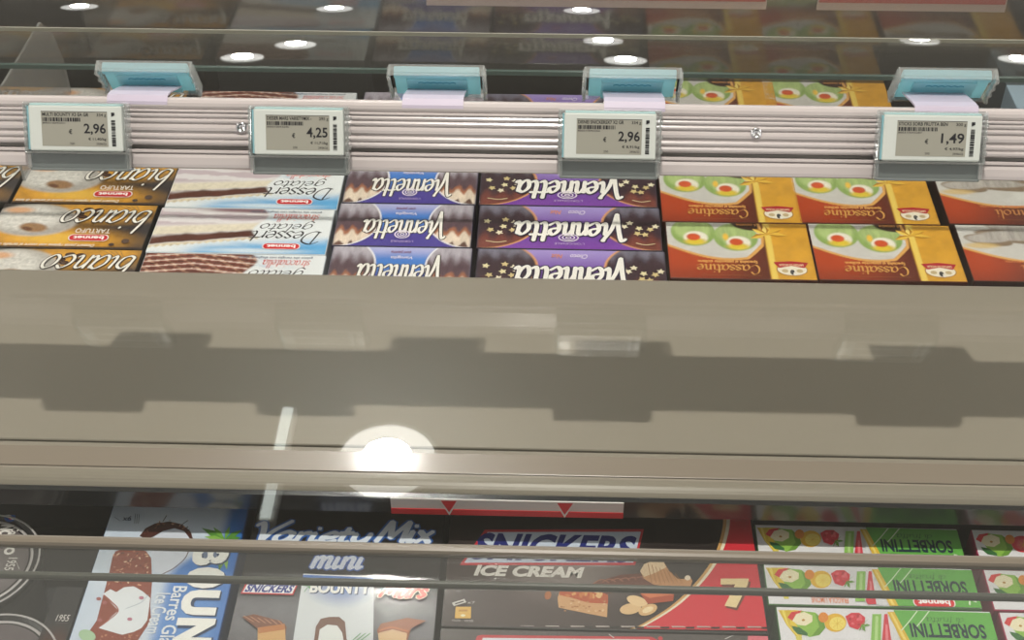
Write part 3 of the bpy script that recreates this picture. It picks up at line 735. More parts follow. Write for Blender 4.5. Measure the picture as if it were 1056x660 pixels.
# ---- ice cream cakes in blue and in purple
def art_cake(x0, y0, W, Dp, purple):
    A = Art(x0, y0, W, Dp)
    def fn(u, v):
        n = fbm(u*9, v*5, 2); st = fbm(u*42, v*4, 6)
        if purple: b = mixc(np.zeros(u.shape+(3,))+C('#7446a6'), C('#a894d8'), sm(.5, 1.0, v)); b = mixc(b, C('#8a3fae'), sm(.35, .0, v)*.5)
        else:
            b = mixc(np.zeros(u.shape+(3,))+C('#4c3f9c'), C('#3f7fd6'), sm(.25, .6, v)); b = mixc(b, C('#b4b6e6'), sm(.68, .98, v))
        # cake photographs left and right
        for cx, sg in ((0.0, 1), (1.0, -1)):
            d = np.hypot((u-cx)/.315, (v-.60)/.60); m = 1-sm(.985, 1.015, d)
            wv = v+.06*np.sin(u*70+3*n)+.05*(st-.5)
            if purple:
                p = np.zeros(u.shape+(3,))+C('#3a2530'); p = mixc(p, C('#7d7a8c'), sm(.72, 1.0, wv)*.9); p = mixc(p, C('#7b3f36'), sm(.42, .15, wv))
                p = p*(.7+.6*st)[..., None]
            else:
                p = np.zeros(u.shape+(3,))+C('#5d4650'); p = mixc(p, C('#b9b2be'), sm(.60, .92, wv)); p = mixc(p, C('#a86a4c'), sm(.46, .36, wv)); p = mixc(p, C('#f0ddca'), sm(.36, .26, wv))
                p = mixc(p, C('#6b4a40'), sm(.09, .03, wv)); p = p*(.72+.5*st)[..., None]
            rim = (1-sm(1.03, 1.05, d))*sm(.97, .99, d)
            b = mixc(b, C('#e0a06a') if purple else C('#f0eef4'), rim); b = b*(1-m[..., None])+p*m[..., None]
        e = np.minimum.reduce([u*W, (1-u)*W])/Dp; b = mixc(b, C('#5c5866') if not purple else C('#3d3442'), sm(.05, .0, e)*.8)
        return b
    A.grid(fn, 150, 60)
    def star(cx, cy, r, col, ro):
        pts = []
        for i in range(10):
            a = ro+i*PI/5; q = r if i % 2 == 0 else r*.5; pts.append((cx*W+q*math.cos(a), cy*Dp+q*math.sin(a)))
        A.polyl(pts, col)
    if purple:
        rr = random.Random(2)
        for cx, cy in ((.05, .62), (.07, .42), (.12, .36), (.15, .66), (.14, .50), (.20, .60), (.19, .42), (.215, .52), (.77, .62), (.80, .54), (.83, .62), (.88, .50), (.91, .36), (.87, .38), (.94, .48), (.97, .55)):
            star(cx, cy, .0052, rr.choice(('#e8dcae', '#d9c48c', '#efe6c8')), rr.random())
        A.stroke([(.05, .16), (.11, .13), (.16, .16)], .0015, '#d9c9a2', uv=True); A.stroke([(.86, .16), (.91, .12), (.96, .15)], .0015, '#d9c9a2', uv=True)
    A.script('^iennetta', .205, .17, .805, .82, '#f8f5ef', pen=.28 if purple else .20, rot=PI, shear=.12, uv=True, outline='#2b2340' if purple else '#3a3028', ow=.18 if purple else .13, k=.5)
    cx, cy = .495, (.25 if purple else .27)
    for q, wd in ((1., .0016), (.62, .0014), (.26, .0014)):
        a = np.linspace(0, 2*PI, 17); A.stroke([(cx+.052*q*math.cos(t), cy+.085*q*math.sin(t)*(1 if math.sin(t) > 0 else 1.0)) for t in a], wd, '#eadff2', uv=True)
    A.text("L'ORIGINALE", .42, .085, .58, .13, '#cdb8e0', PI, uv=True)
    if purple:
        A.text('Choco', .49, .79, .59, .885, '#efe4f6', PI, shear=.2, bold=.01, uv=True); A.text('Nut', .39, .79, .455, .885, '#e8925a', PI, shear=.2, bold=.01, uv=True)
    else:
        A.text('Vaniglia', .42, .72, .59, .80, '#f0e6f2', PI, shear=.2, bold=.01, uv=True); A.text('con panna', .42, .86, .57, .92, '#8a4468', PI, shear=.2, bold=.01, uv=True)
    return A
# ---- cassatine and cannoli
def art_sicilian(x0, y0, W, Dp, kind):
    A = Art(x0, y0, W, Dp)
    gx = .685 if kind == 'cassatine' else .70
    def fn(u, v):
        n = fbm(u*8, v*6, 4); st = fbm(u*60, v*5, 11)
        b = mixc(np.zeros(u.shape+(3,))+C('#8a3318'), C('#b5431c'), ellm(u, v, .12, .40, .35, .3, .8)); b = mixc(b, C('#46231a'), sm(.25, .75, u)*.75)
        if kind != 'cassatine': b = mixc(b, C('#3f2620'), sm(.05, .45, u)*.6)
        # curved plate photograph
        yl = .60-.24*np.sin(np.clip(u/.66, 0, 1)*PI*.78); m = sm(yl-.01, yl+.01, v)*(1-sm(.655, .665, u+.25*(v-.75)**2+.35*np.clip(.62-v, 0, 1)))
        rim = sm(yl-.045, yl-.035, v)*(1-sm(.675, .685, u+.25*(v-.75)**2+.35*np.clip(.58-v, 0, 1))); b = mixc(b, C('#e2a95c'), rim)
        p = np.zeros(u.shape+(3,))+C('#d8d6d2')
        p = mixc(p, C('#bdb8b4'), sm(.3, .7, n)*.5)
        if kind == 'cassatine':
            for cx, cy, k in ((.19, .82, 0), (.485, .74, 1)):
                c = ellm(u, v, cx, cy, .155, .25, .06); p = mixc(p, C('#b0c680')*(.72+.45*st)[..., None], c); p = mixc(p, C('#7fa04c'), c*sm(.7, 1.0, np.hypot((u-cx)/.155, (v-cy-.06)/.24))*.7)
                w = ellm(u, v, cx+.015, cy-.10, .085, .115, .15); p = mixc(p, C('#efe9d8'), w)
                y = ellm(u, v, cx+.01, cy-.17, .075, .06, .4); p = mixc(p, C('#e2c53a'), y)
                o = ellm(u, v, cx+.0, cy-.09, .048, .062, .2); p = mixc(p, C('#d2542a')*(.8+.4*n)[..., None], o)
            p = mixc(p, C('#f0c24a'), ellm(u, v, .415, .74, .02, .06, .4))
            p = mixc(p, C('#3a1e18'), ellm(u, v, .62, 1.02, .16, .16, .08))
        else:
            for cx, cy, rx, ry, ro in ((.42, .95, .26, .16, -.5), (.36, .78, .27, .11, -.35), (.17, .72, .15, .09, -.5)):
                c = ellm(u, v, cx, cy, rx, ry, .07, ro); p = mixc(p, C('#b9b2ac')*(.6+.6*st)[..., None], c)
                e = c*sm(.72, 1.0, np.hypot((u-cx)/rx, (v-cy-.03)/ry)); p = mixc(p, C('#7d6448'), e*.85)
            p = mixc(p, C('#d8b878'), ellm(u, v, .12, .62, .10, .05, .4)*.8)
        b = b*(1-m[..., None])+p*m[..., None]
        # gold panel
        g = C('#d9a032')*(.82+.35*fbm(u*16, v*9, 7))[..., None]; gm = sm(gx-.004, gx+.004, u); b = b*(1-gm[..., None])+g*gm[..., None]
        b = mixc(b, C('#f2d468'), (sm(gx+.002, gx+.012, u)*(1-sm(gx+.04, gx+.055, u)))*.9)
        b = mixc(b, C('#a8701c'), sm(.985, 1.0, u)*.6)
        return b
    A.grid(fn, 130, 72)
    # bow
    bx, by = gx+.02, .80
    for an, ln, c1 in ((2.5, .12, '#f0cf62'), (3.6, .13, '#e8c050'), (.55, .13, '#e2b23c'), (-.12, .15, '#e8bb48'), (1.6, .11, '#f3d878')):
        ex, ey = bx+ln*math.cos(an), by+ln*1.35*math.sin(an); px_, py_ = -math.sin(an)*.026, math.cos(an)*.045
        A.poly([(bx, by), ((bx+ex)/2+px_, (by+ey)/2+py_), (ex, ey), ((bx+ex)/2-px_, (by+ey)/2-py_)], c1, uv=True)
        A.poly([(bx, by), ((bx+ex)/2-px_*.2, (by+ey)/2-py_*.2), (ex, ey), ((bx+ex)/2-px_, (by+ey)/2-py_)], '#b98522', uv=True)
    A.ell(bx, by, .014, .024, '#d9a83c', uv=True)
    # badge with a red banner
    if kind == 'cassatine':
        cx, cy = (gx+1)/2-.005, .17
        A.ell(cx, cy, .108, .105, '#b98a4a', uv=True); A.ell(cx, cy, .10, .095, '#efe6d2', uv=True)
        A.poly([(cx-.12, cy+.125), (cx-.085, cy+.03), (cx, cy+.065), (cx+.085, cy+.03), (cx+.12, cy+.125), (cx, cy+.15)], '#b3202e', uv=True)
        A.text('SAPORI DI SICILIA', cx-.085, cy+.06, cx+.085, cy+.10, '#f0d8b0', PI, bold=.02, uv=True)
        A.ell(cx-.05, cy-.02, .022, .03, '#c9b48a', uv=True); A.ell(cx+.05, cy-.02, .022, .03, '#c9b48a', uv=True)
        A.ell(cx, cy-.045, .016, .045, '#4a4a4c', uv=True); A.ell(cx+.014, cy-.07, .01, .03, '#e8e4da', uv=True)
        A.script('Cassatine', .19, .08, .615, .24, '#d8a054', pen=.24, rot=PI, shear=.0, uv=True, k=.8)
        A.text('Specialità al pistacchio siciliano', .20, .262, .61, .325, '#f0b060', PI, bold=.03, uv=True)
        A.stroke([(.22, .055), (.62, .055)], .0006, '#9a6236', uv=True, smooth=False)
        A.text('6 cassatine', .50, .93, .64, .975, '#e8a050', PI, bold=.01, uv=True)
    else:
        A.script('Cannoli', .30, .11, .62, .28, '#c98a50', pen=.22, rot=PI, shear=.0, uv=True, k=.8)
        A.text('Specialità siciliana di ricotta', -.0+.22, .31, .64, .37, '#d9804a', PI, bold=.03, uv=True)
        A.stroke([(.30, .085), (.62, .085)], .0006, '#9a6236', uv=True, smooth=False)
    return A

G = .0012
# tartufo column
D1 = Y_(100, 210.5)-Y_(85, 256.5); yA = Y_(100, 210.5)
W1 = X_(167, 213)-X_(8, 211)
me = art_bianco(0, 0, W1, D1-G).mesh('printed_lid')
for i, (k, dx) in enumerate(((0, X_(170, 211)), (-1, X_(163, 214)), (-2, X_(147, 260)))):
    lab = ['brown and gold tartufo box nearest the price rail, half hidden by it', 'brown and gold tartufo box lying in the middle of its column', 'brown and gold tartufo box cut off by the cream panel edge'][i]
    carton('bianco', dx-W1, yA+k*D1, W1, D1-G, me, '#1d1716', lab, 'tartufo boxes')
carton('bianco', X_(178, 180)-W1-.002, yA+D1+.002, W1, D1-G, me, '#1d1716', 'brown and gold tartufo box straight below the price rail', 'tartufo boxes')
carton('bianco', X_(176, 150)-W1-.004, yA+2*D1+.004, W1, D1-G, me, '#1d1716', 'brown and gold tartufo box behind the price rail, touching the acrylic divider', 'tartufo boxes')
# one more column at its left, only its end in view
for i, k in enumerate((0, -1)):
    carton('bianco', X_(25, 178)-W1-.001-.012*i, yA+k*D1, W1, D1-G, me, '#1d1716', ['tartufo box of which only the pale end shows, level with the price rail', 'tartufo box of which only the dark end corner shows'][i], 'tartufo boxes')
carton('bianco', Xd-W1-.006, yA+2*D1+.004, W1, D1-G, me, '#1d1716', 'tartufo box seen through the acrylic divider', 'tartufo boxes')
# pale blue dessert column
D2 = Y_(260, 215)-Y_(245, 261.5); yB = Y_(260, 215); W2 = X_(346, 216)-X_(167, 215)
mA = art_dessert(0, 0, W2, D2-G, False).mesh('printed_lid'); mB = art_dessert(0, 0, W2, D2-G, True).mesh('printed_lid')
for i, (k, xR, me) in enumerate(((0, X_(348, 214), mA), (-1, X_(345.5, 217), mA), (-2, X_(337, 262.5), mB), (2, X_(369, 93), mB), (1, X_(354, 178), mA))):
    lab = ['pale blue dessert gelato box half hidden by the price rail', 'pale blue dessert gelato box in the middle of its column, lid fully in view', 'pale blue dessert gelato box cut off by the cream panel, brown lattice showing', 'pale blue dessert gelato box behind the price rail, brown lattice wafer showing', 'pale blue dessert gelato box straight below the price rail'][i]
    carton('dessert', xR-W2, yB+k*D2+(.003 if k == 2 else 0), W2, D2-G, me, '#dfe6ee', lab, 'dessert gelato boxes')
# blue and purple ice cream cakes
D3 = Y_(420, 210)-Y_(420, 254.5); yC = Y_(420, 210)
W3 = X_(489.5, 212)-X_(350.5, 212)
me = art_cake(0, 0, W3, D3-G, False).mesh('printed_lid')
for i, (k, xR) in enumerate(((0, X_(491, 209)), (-1, X_(489.5, 212)), (-2, X_(487.5, 257)), (2, X_(500, 100)), (1, X_(492.5, 178)))):
    lab = ['blue ice cream cake box half hidden by the price rail', 'blue ice cream cake box in the middle of its column, lid fully in view', 'blue ice cream cake box cut off by the cream panel edge', 'blue ice cream cake box behind the price rail and a cyan tag back', 'blue ice cream cake box straight below the price rail'][i]
    carton('cake_blue', xR-W3, yC+k*D3, W3, D3-G, me, '#3a3450', lab, 'blue ice cream cake boxes')
W4 = X_(679.5, 209.5)-X_(494.8, 209.5)
me = art_cake(0, 0, W4, D3-G, True).mesh('printed_lid')
for i, (k, xR) in enumerate(((0, X_(678, 207)), (-1, X_(679.5, 209.5)), (-2, X_(685, 253.5)), (2, X_(664, 100)), (1, X_(675, 178)))):
    lab = ['purple ice cream cake box half hidden by the price rail', 'purple ice cream cake box in the middle of its column, lid fully in view', 'purple ice cream cake box cut off by the cream panel edge', 'purple ice cream cake box behind the price rail', 'purple ice cream cake box straight below the price rail'][i]
    carton('cake_purple', xR-W4, yC+k*D3, W4, D3-G, me, '#2d2038', lab, 'purple ice cream cake boxes')
# cassatine, two columns, and cannoli
yD = Y_(760, 229.5); D5 = yD-Y_(765, 288); W5 = X_(831, 230)-X_(686, 230)
me = art_sicilian(0, 0, W5, D5-G, 'cassatine').mesh('printed_lid')
for c, xs in enumerate((((X_(683, 228.5)), X_(686, 230.5), X_(672, 100), X_(680, 180)), (X_(824.5, 230), X_(832.5, 231.5), X_(788.5, 100), X_(817, 180)))):
    yy = yD if c == 0 else Y_(900, 231)
    for i, k in enumerate((0, -1, 2, 1)):
        lab = [['red and gold cassatine box beside the purple cake boxes, half under the price rail', 'red and gold cassatine box beside the purple cake boxes, by the cream panel', 'red and gold cassatine box behind the price rail, beside a purple cake box', 'red and gold cassatine box straight below the price rail, beside a purple cake box'],
               ['red and gold cassatine box beside the cannoli, half under the price rail', 'red and gold cassatine box beside the cannoli, by the cream panel', 'red and gold cassatine box behind the price rail and the tag reading 1,49', 'red and gold cassatine box straight below the price rail, beside the cannoli']][c][i]
        carton('cassatine', xs[i], yy+k*D5+(.002 if k == 2 else 0), W5, D5-G, me, '#5a2416', lab, 'cassatine boxes')
W6 = W5*1.18
me = art_sicilian(0, 0, W6, D5-G, 'cannoli').mesh('printed_lid')
for i, (x0, k) in enumerate(((X_(979.5, 232), 0), (X_(983.5, 231), -1))):
    carton('cannoli', x0, Y_(1010, 231.5)+k*D5, W6, D5-G, me, '#3c2018', ['dark red cannoli box half hidden by the price rail', 'dark red cannoli box by the cream panel'][i], 'cannoli boxes')
carton('cannoli', X_(962, 180), Y_(1010, 231.5)+D5+.001, W6, D5-G, me, '#3c2018', 'dark red cannoli box straight below the price rail', 'cannoli boxes')
# pale blue box at the far right, behind the rail
A = Art(0, 0, .17, .10)
A.grid(lambda u, v: mixc(np.zeros(u.shape+(3,))+C('#b9d2e6'), C('#b06a48'), sm(.5, .2, v)*sm(.0, .2, u)), 20, 12); A.poly([(.12, .6), (.3, .6), (.3, .8), (.12, .8)], '#5a6a7a', uv=True)
carton('pale', X_(1041, 95), Y_(1040, 87)-.10, .17, .0988, A.mesh('printed_lid'), '#a9c2d6', 'pale blue dessert box behind the price rail, beside the cassatine boxes', None)
# ================================================================== near well
def arc_px(cx, cy, rx, ry, a0, a1, n=14): return [(cx+rx*math.cos(a0+(a1-a0)*i/n), cy+ry*math.sin(a0+(a1-a0)*i/n)) for i in range(n+1)]

# ---- coconut bar box, its name reading down the lid
bx0, bx1, by0, by1 = -.411, -.281, .715, .932
A = Art(bx0, by0, bx1-bx0, by1-by0)
def px_uv(A, x, y): l = A.L(x, y); return l[0]/A.W, l[1]/A.D
def fn(u, v):
    n = fbm(u*6, v*9, 3); b = np.zeros(u.shape+(3,))+C('#c9d6e8')
    bb = .54+.30*sm(.45, .70, v); bl = sm(bb-.04, bb+.07, u)
    b = mixc(b, C('#2f78cc'), bl); b = mixc(b, C('#8fb6e4'), sm(.55, .25, v)*.35*bl)
    b = mixc(b, C('#1e5fb0'), sm(.88, 1.0, u)*.5); b = mixc(b, C('#1c4f9c'), sm(.90, .97, v)*sm(.55, .8, u)*.8)
    return mixc(b, C('#e8eef4'), sm(.4, .8, n)*.25*(1-bl))
A.grid(fn, 60, 90)
# coconut half
A.poly([(144, 553), (150, 545), (160, 540), (175, 538), (188, 541), (197, 549), (199, 556), (196, 556), (190, 548), (180, 545), (168, 548), (158, 554), (150, 556)], '#4a2018')
A.poly([(156, 556), (168, 549), (181, 546), (191, 550), (197, 558), (196, 568), (188, 578), (176, 588), (168, 592), (160, 590), (157, 572)], '#d5dbea')
A.stroke([(196, 566), (190, 577), (178, 587), (168, 592)], .0009, '#5a2a30')
A.stroke([(168, 538), (172, 532)], .0008, '#2a1412', smooth=False); A.stroke([(188, 541), (194, 537)], .0008, '#2a1412', smooth=False)
r = random.Random(5)
for i in range(34):
    t = r.random(); a = (146+t*50, 553-15*math.sin(t*PI*.9)+r.uniform(-1, 3)); A.stroke([a, (a[0]+r.uniform(-2, 3), a[1]+r.uniform(-2, 1))], .0011, r.choice(('#8a5a44', '#2c120e', '#c09078')), smooth=False)
# chocolate bar with its bite
A.poly([(116, 575), (119, 569), (128, 566), (142, 566), (151, 569), (156, 576), (157, 600), (155, 626), (156, 640), (148, 652), (140, 664), (88, 664), (93, 650), (100, 640), (104, 624), (107, 613), (112, 594)], '#8a3f2c')
A.poly([(106, 613), (114, 608), (120, 611), (128, 606), (138, 605), (147, 610), (155, 617), (154, 626), (152, 640), (146, 648), (138, 652), (126, 655), (112, 651), (102, 648), (110, 641), (122, 630), (113, 620)], '#e3e8ee')
A.stroke([(107, 614), (114, 620), (122, 630), (112, 640), (101, 648)], .0012, '#a0564a')
A.stroke([(130, 628), (145, 622), (153, 614)], .0007, '#a9b4c4')
for i in range(60):
    a = (r.uniform(112, 154), r.uniform(568, 604))
    if a[0] > 116-(a[1]-575)*.15: A.stroke([a, (a[0]+r.uniform(-3, 3), a[1]+r.uniform(-2, 2))], .0013, r.choice(('#d8a080', '#b97a58', '#e6c4a4', '#5c2218')), smooth=False)
for i in range(14):
    a = (r.uniform(98, 148), r.uniform(655, 663)); A.stroke([a, (a[0]+r.uniform(-3, 3), a[1]+r.uniform(-1, 1))], .0012, '#b97a58', smooth=False)
for cx, cy in ((102, 618), (103, 640), (134, 639), (146, 617), (108, 622)): A.ell(cx, cy, 2.6, 1.8, '#b8748a' if cx > 120 else '#a25a58')
A.ell(90, 656, 9, 6, '#a9c8a4', rot=.3)
# palm leaves
for x0, y0, x1, y1 in ((232, 557, 208, 545), (232, 557, 220, 544), (232, 557, 237, 543), (232, 557, 250, 547), (232, 557, 252, 555), (232, 557, 211, 554), (230, 572, 226, 590), (232, 572, 234, 588)):
    mx, my = (x0+x1)/2, (y0+y1)/2; dx, dy = (y1-y0)*.16, -(x1-x0)*.12
    A.poly([(x0, y0), (mx+dx, my+dy), (x1, y1), (mx-dx, my-dy)], r.choice(('#6fa83c', '#86b84e', '#4f8a2e')))
# lettering down the lid
for ch, cx, cy, w_, h_ in (('B', 217, 574, 37, 20), ('O', 212, 596.5, 41, 22), ('U', 206, 622, 38, 26), ('N', 200, 652, 40, 28)):
    A.text(ch, cx-w_/2+1.5, cy-h_/2+1.2, cx+w_/2+1.5, cy+h_/2+1.2, '#17365e', -PI/2, bold=.09)
    A.text(ch, cx-w_/2, cy-h_/2, cx+w_/2, cy+h_/2, '#f2f2ee', -PI/2, bold=.06)
A.ell(213, 596.5, 12, 6.5, '#eef0ee'); A.ell(209, 597, 3, 2, '#6a6a9a'); A.ell(212, 573, 2.5, 4, '#6a7a9a'); A.ell(222, 573, 2, 3, '#6a7a9a')
A.text('Barres Glacées', 168, 604, 183, 690, '#e4ecf4', -PI/2, bold=.015); A.text('Ice Cream', 156, 612, 171, 654, '#e4ecf4', -PI/2, bold=.015)
A.stroke([(118, 534), (124, 538)], .0005, '#5a6a7a', smooth=False); A.text('x6', 127, 533, 136, 538, '#3a4a6a', bold=.02)
for q in range(3): A.stroke([(140+q*2, 531), (139+q*2, 541)], .0005, '#5a6a7a', smooth=False)
carton('coconut', bx0, by0, bx1-bx0, by1-by0, A.mesh('printed_lid'), '#1b4f92', 'white and blue coconut ice cream bar box beside the dark tubs', None, name='ice_cream_bar_box')

# ---- variety box
vx0, vx1, vy0, vy1 = -.2735, -.0935, .715, .932
A = Art(vx0, vy0, vx1-vx0, vy1-vy0)
def fn(u, v):
    n = fbm(u*40, v*50, 3); b = np.zeros(u.shape+(3,))+C('#141216')
    b = mixc(b, C('#7b7a80'), sm(.44, .30, v)*.8); b = mixc(b, C('#3a3a40'), sm(.28, .0, v)*.6); b = b*(.85+.3*n)[..., None]
    return b
A.grid(fn, 50, 60)
A.script('Variety', 263, 538, 383, 566, '#dde5f2', pen=.40, shear=.22, outline='#2f5fa8', ow=.24, k=.45)
A.script('Mix', 389, 539, 447, 560, '#dde5f2', pen=.40, shear=.22, outline='#2f5fa8', ow=.24, k=.45)
A.script('mini', 323, 570, 376, 587, '#d8def0', pen=.36, shear=.22, outline='#3f62b0', ow=.18, k=.5)
A.poly([(313, 593), (386, 596), (385, 664), (302, 664)], '#d4d9de')
def halo(cx, cy, rx, ry, c0, c1, n=24):
    a = np.linspace(0, 2*PI, n, endpoint=False); pts = [A.L(cx, cy)]+[A.L(min(max(cx+rx*math.cos(t), 303+ (664-(cy+ry*math.sin(t)))*.15), 385.5), max(cy+ry*math.sin(t), 594.5)) for t in a]
    A._add(pts, [(0, 1+i, 1+(i+1) % n) for i in range(n)], [C(c0)]+[C(c1)]*n)
halo(352, 606, 40, 24, '#2f66b8', '#d4d9de')
A.poly([(313, 593), (386, 596), (386, 601), (312, 600)], '#3f74c4')
A.stroke([(313, 593.4), (386, 596.4)], .0012, '#e4e6ea', smooth=False)
for x1, y1 in ((311, 601), (314, 612), (322, 600), (325, 608)): A.poly([(318, 606), ((318+x1)/2+2, (606+y1)/2-2), (x1, y1), ((318+x1)/2-2, (606+y1)/2+2)], '#4f9a48')
A.text('BOUNTY', 321, 602, 384, 614.5, '#3a4a6a', bold=.05); A.text('BOUNTY', 320, 601, 383, 613.5, '#eeeeea', bold=.04)
A.poly([(254.5, 601), (308, 602.5), (302.5, 615), (248.5, 613.5)], '#c8343e'); A.poly([(256, 602.4), (306, 603.8), (301.5, 613.6), (250.5, 612.2)], '#e6e6ea')
A.text('SNICKERS', 252.5, 604, 304.5, 612.4, '#1f2f86', shear=.35, bold=.04)
A.script('Mars', 392, 602, 441, 617.5, '#e04a42', pen=.36, shear=.4, outline='#e8c8b0', ow=.20, k=.4)
# the three bars
A.poly([(250, 638), (262, 635), (290, 642), (296, 648), (294, 664), (268, 664), (266, 650)], '#7a4a34'); A.poly([(266, 650), (294, 646), (295, 664), (266, 664)], '#d0a468'); A.poly([(266, 649), (294, 645), (294, 651), (267, 655)], '#b8743c')
for i in range(6): A.stroke([(252+i*7, 637+i*.9), (262+i*6, 643+i*.6)], .0008, '#b98468', smooth=False)
A.poly([(324, 664), (326, 648), (331, 640), (340, 638), (350, 638), (356, 643), (358, 664)], '#6e4634'); A.poly([(328, 664), (330, 651), (338, 646), (348, 647), (353, 654), (355, 664)], '#dfe2e2')
for q in range(3): A.stroke([(362+q*4, 664), (372+q*5, 655)], .0008, '#5a9a54', smooth=False)
A.poly([(389, 652), (393, 645), (420, 639), (440, 642), (424, 650), (420, 664), (392, 664)], '#9a5a3a'); A.poly([(390, 655), (405, 651), (420, 655), (419, 664), (391, 664)], '#d8b488'); A.stroke([(392, 652), (404, 649), (421, 653)], .0016, '#b86a34')
carton('variety', vx0, vy0, vx1-vx0, vy1-vy0, A.mesh('printed_lid'), '#0f1014', 'black variety box of mini bars beside the coconut bar box', None, name='ice_cream_bar_box')

# ---- peanut bar boxes
sx0, sx1, sy0, sy1 = -.0885, .197, .7655, .932
def art_peanut():
    A = Art(sx0, sy0, sx1-sx0, sy1-sy0)
    def fn(u, v):
        n = fbm(u*30, v*20, 3); b = np.zeros(u.shape+(3,))+C('#1c1414')
        b = mixc(b, C('#5c4a46'), ellm(u, v, .28, .22, .35, .40, .8)*.5); b = mixc(b, C('#8a7f7c'), ellm(u, v, .40, .42, .16, .18, .9)*.9)
        return b*(.9+.2*n)[..., None]
    A.grid(fn, 80, 46)
    # logo plate
    A.poly([(500, 546.5), (664, 546), (655, 583), (474, 583)], '#c2303a'); A.poly([(503, 549), (661, 548.6), (653, 580.5), (478.5, 580.5)], '#c7d2e4')
    A.text('SNICKERS', 484, 551, 659, 579, '#1b2674', shear=.30, bold=.035)
    A.text('ICE CREAM', 488.5, 583.8, 603, 595.2, '#e6e2dc', shear=.28, bold=.05)
    # bar: chocolate top, cut end
    A.poly([(600, 607), (615, 600), (640, 593), (662, 591.5), (675, 595), (676, 604), (650, 606), (626, 613), (610, 611)], '#6b3a2c')
    for i in range(7): A.stroke([(612+i*9, 602-i*1.2), (620+i*8.5, 598-i*.6), (628+i*7, 601-i*.6)], .0010, '#a26a54')
    A.poly([(575, 617), (578, 608), (590, 606), (612, 608), (627, 614), (626, 637), (600, 632), (576, 627)], '#cfa070')
    A.poly([(577, 610), (590, 606), (612, 608), (627, 614), (627, 623), (606, 622), (590, 617), (577, 614)], '#b5542c')
    rr = random.Random(3)
    for i in range(16): A.ell(rr.uniform(583, 620), rr.uniform(608, 617), 2.6, 1.5, rr.choice(('#e0b47c', '#d89a5c', '#c87840')), rot=rr.random()*3)
    for i in range(24): A.ell(rr.uniform(578, 624), rr.uniform(620, 631), 1.2, .8, rr.choice(('#b98a58', '#e2bf92', '#a87444')))
    A.ell(565, 615, 3.4, 4.4, '#a8663a', rot=.3)
    # peanut shell, nuts and a caramel cube
    A.poly([(660, 590), (664, 583), (672, 579.5), (684, 580), (690, 590), (699, 598), (708, 598), (711, 595), (714, 600), (712, 606), (690, 606), (674, 604), (664, 598)], '#c08a5c')
    A.poly([(660, 590), (664, 583), (672, 579.5), (684, 580), (687, 586), (675, 592), (664, 596)], '#e0c4a0'); A.ell(709, 597, 3, 2.6, '#ead8c0')
    for i in range(8): A.stroke([(668+i*4, 582+i*1.5), (672+i*4.5, 602)], .0006, '#9a6638', smooth=False)
    A.ell(650, 629, 11, 5.6, '#dcb888', rot=-.15); A.ell(657, 621, 11, 5, '#e6c596', rot=.3); A.ell(668, 630, 10, 5.4, '#d8b07c', rot=-.35); A.ell(668, 630, 6, 2.8, '#ecd4a8', rot=-.35)
    A.poly([(660, 613), (683, 610), (695, 614), (694, 621), (668, 624)], '#a84828'); A.poly([(660, 613), (683, 610), (695, 614), (670, 618)], '#d0744a')
    # red sweep with the count
    edge = [(753, 528), (752, 545), (747, 565), (739, 582), (725, 601), (705, 621), (684, 636), (656, 652)]
    sp_ = [tuple(p) for p in spline(edge, 5)]
    A.poly([(x-7, y) for x, y in sp_]+[(805, 652), (772, 528)], '#c99a5a'); A.poly([(x-3.5, y) for x, y in sp_]+[(805, 652), (772, 528)], '#e8ddc4'); A.poly(sp_+[(805, 652), (772, 528)], '#cf2536')
    A.poly([(745, 601), (774, 601), (773, 607), (760, 631), (748, 628), (760, 607), (744, 606)], '#6e3a2a'); A.poly([(743, 598), (772, 598), (771, 604), (759, 628), (747, 626), (758, 604), (743, 604)], '#e6cf9c')
    # recycling patch and ticket
    A.poly([(470, 627), (486, 627), (485.5, 639), (469, 639)], '#d9ad4e'); A.poly([(473, 630), (482, 630), (482, 632), (473, 632)], '#b8842c'); A.ell(477.5, 636, 2.4, 1.2, '#e8e4c0')
    A.poly([(466, 623), (479, 619), (481, 622.5), (468, 626.5)], '#c9c6c0'); A.poly([(469, 623.6), (478, 620.8), (478.6, 622), (469.6, 624.8)], '#3a3030')
    A.text('recto : verso', 466, 640, 488, 642.5, '#b8b4b0'); A.text('x7', 482, 621.5, 490, 624, '#b8b4b0')
    # torn perforation along the near edge
    for i in range(13):
        x = 458+i*26; A.poly([(x, 646.2+i*.12), (x+14, 646.4+i*.12), (x+15, 647.4+i*.12), (x+1, 647.6+i*.12)], '#b4aaa4'); A.poly([(x+15, 647+i*.12), (x+24, 647+i*.12), (x+24, 648.8+i*.12), (x+15, 648.8+i*.12)], '#070606')
    return A
me = art_peanut().mesh('printed_lid')
carton('peanut', sx0, sy0, sx1-sx0, sy1-sy0, me, '#17100f', 'brown and red peanut bar ice cream box with a large 7, under the printed strip', 'peanut bar boxes', name='ice_cream_bar_box')
A = Art(sx0, sy0-.170, sx1-sx0, .168)
A.grid(lambda u, v: mixc(np.zeros(u.shape+(3,))+C('#2a2224'), C('#5a5452'), sm(.6, 1.0, v)*.7), 30, 20)
A.poly([(488, 668), (492, 656), (496, 655), (672, 657), (678, 660), (676, 700), (480, 700)], '#c2303a'); A.poly([(494, 668), (498, 658), (670, 659.6), (670, 700), (484, 700)], '#cfd4de'); A.ell(681, 658.5, 2.4, 2, '#c2303a')
A.poly([(771, 652), (795, 652), (803, 700), (765, 700)], '#d86a78'); A.stroke([(748, 659), (756, 655)], .0010, '#c8c4c0', smooth=False); A.stroke([(628, 654.5), (633, 658)], .0008, '#c8c4c0', smooth=False)
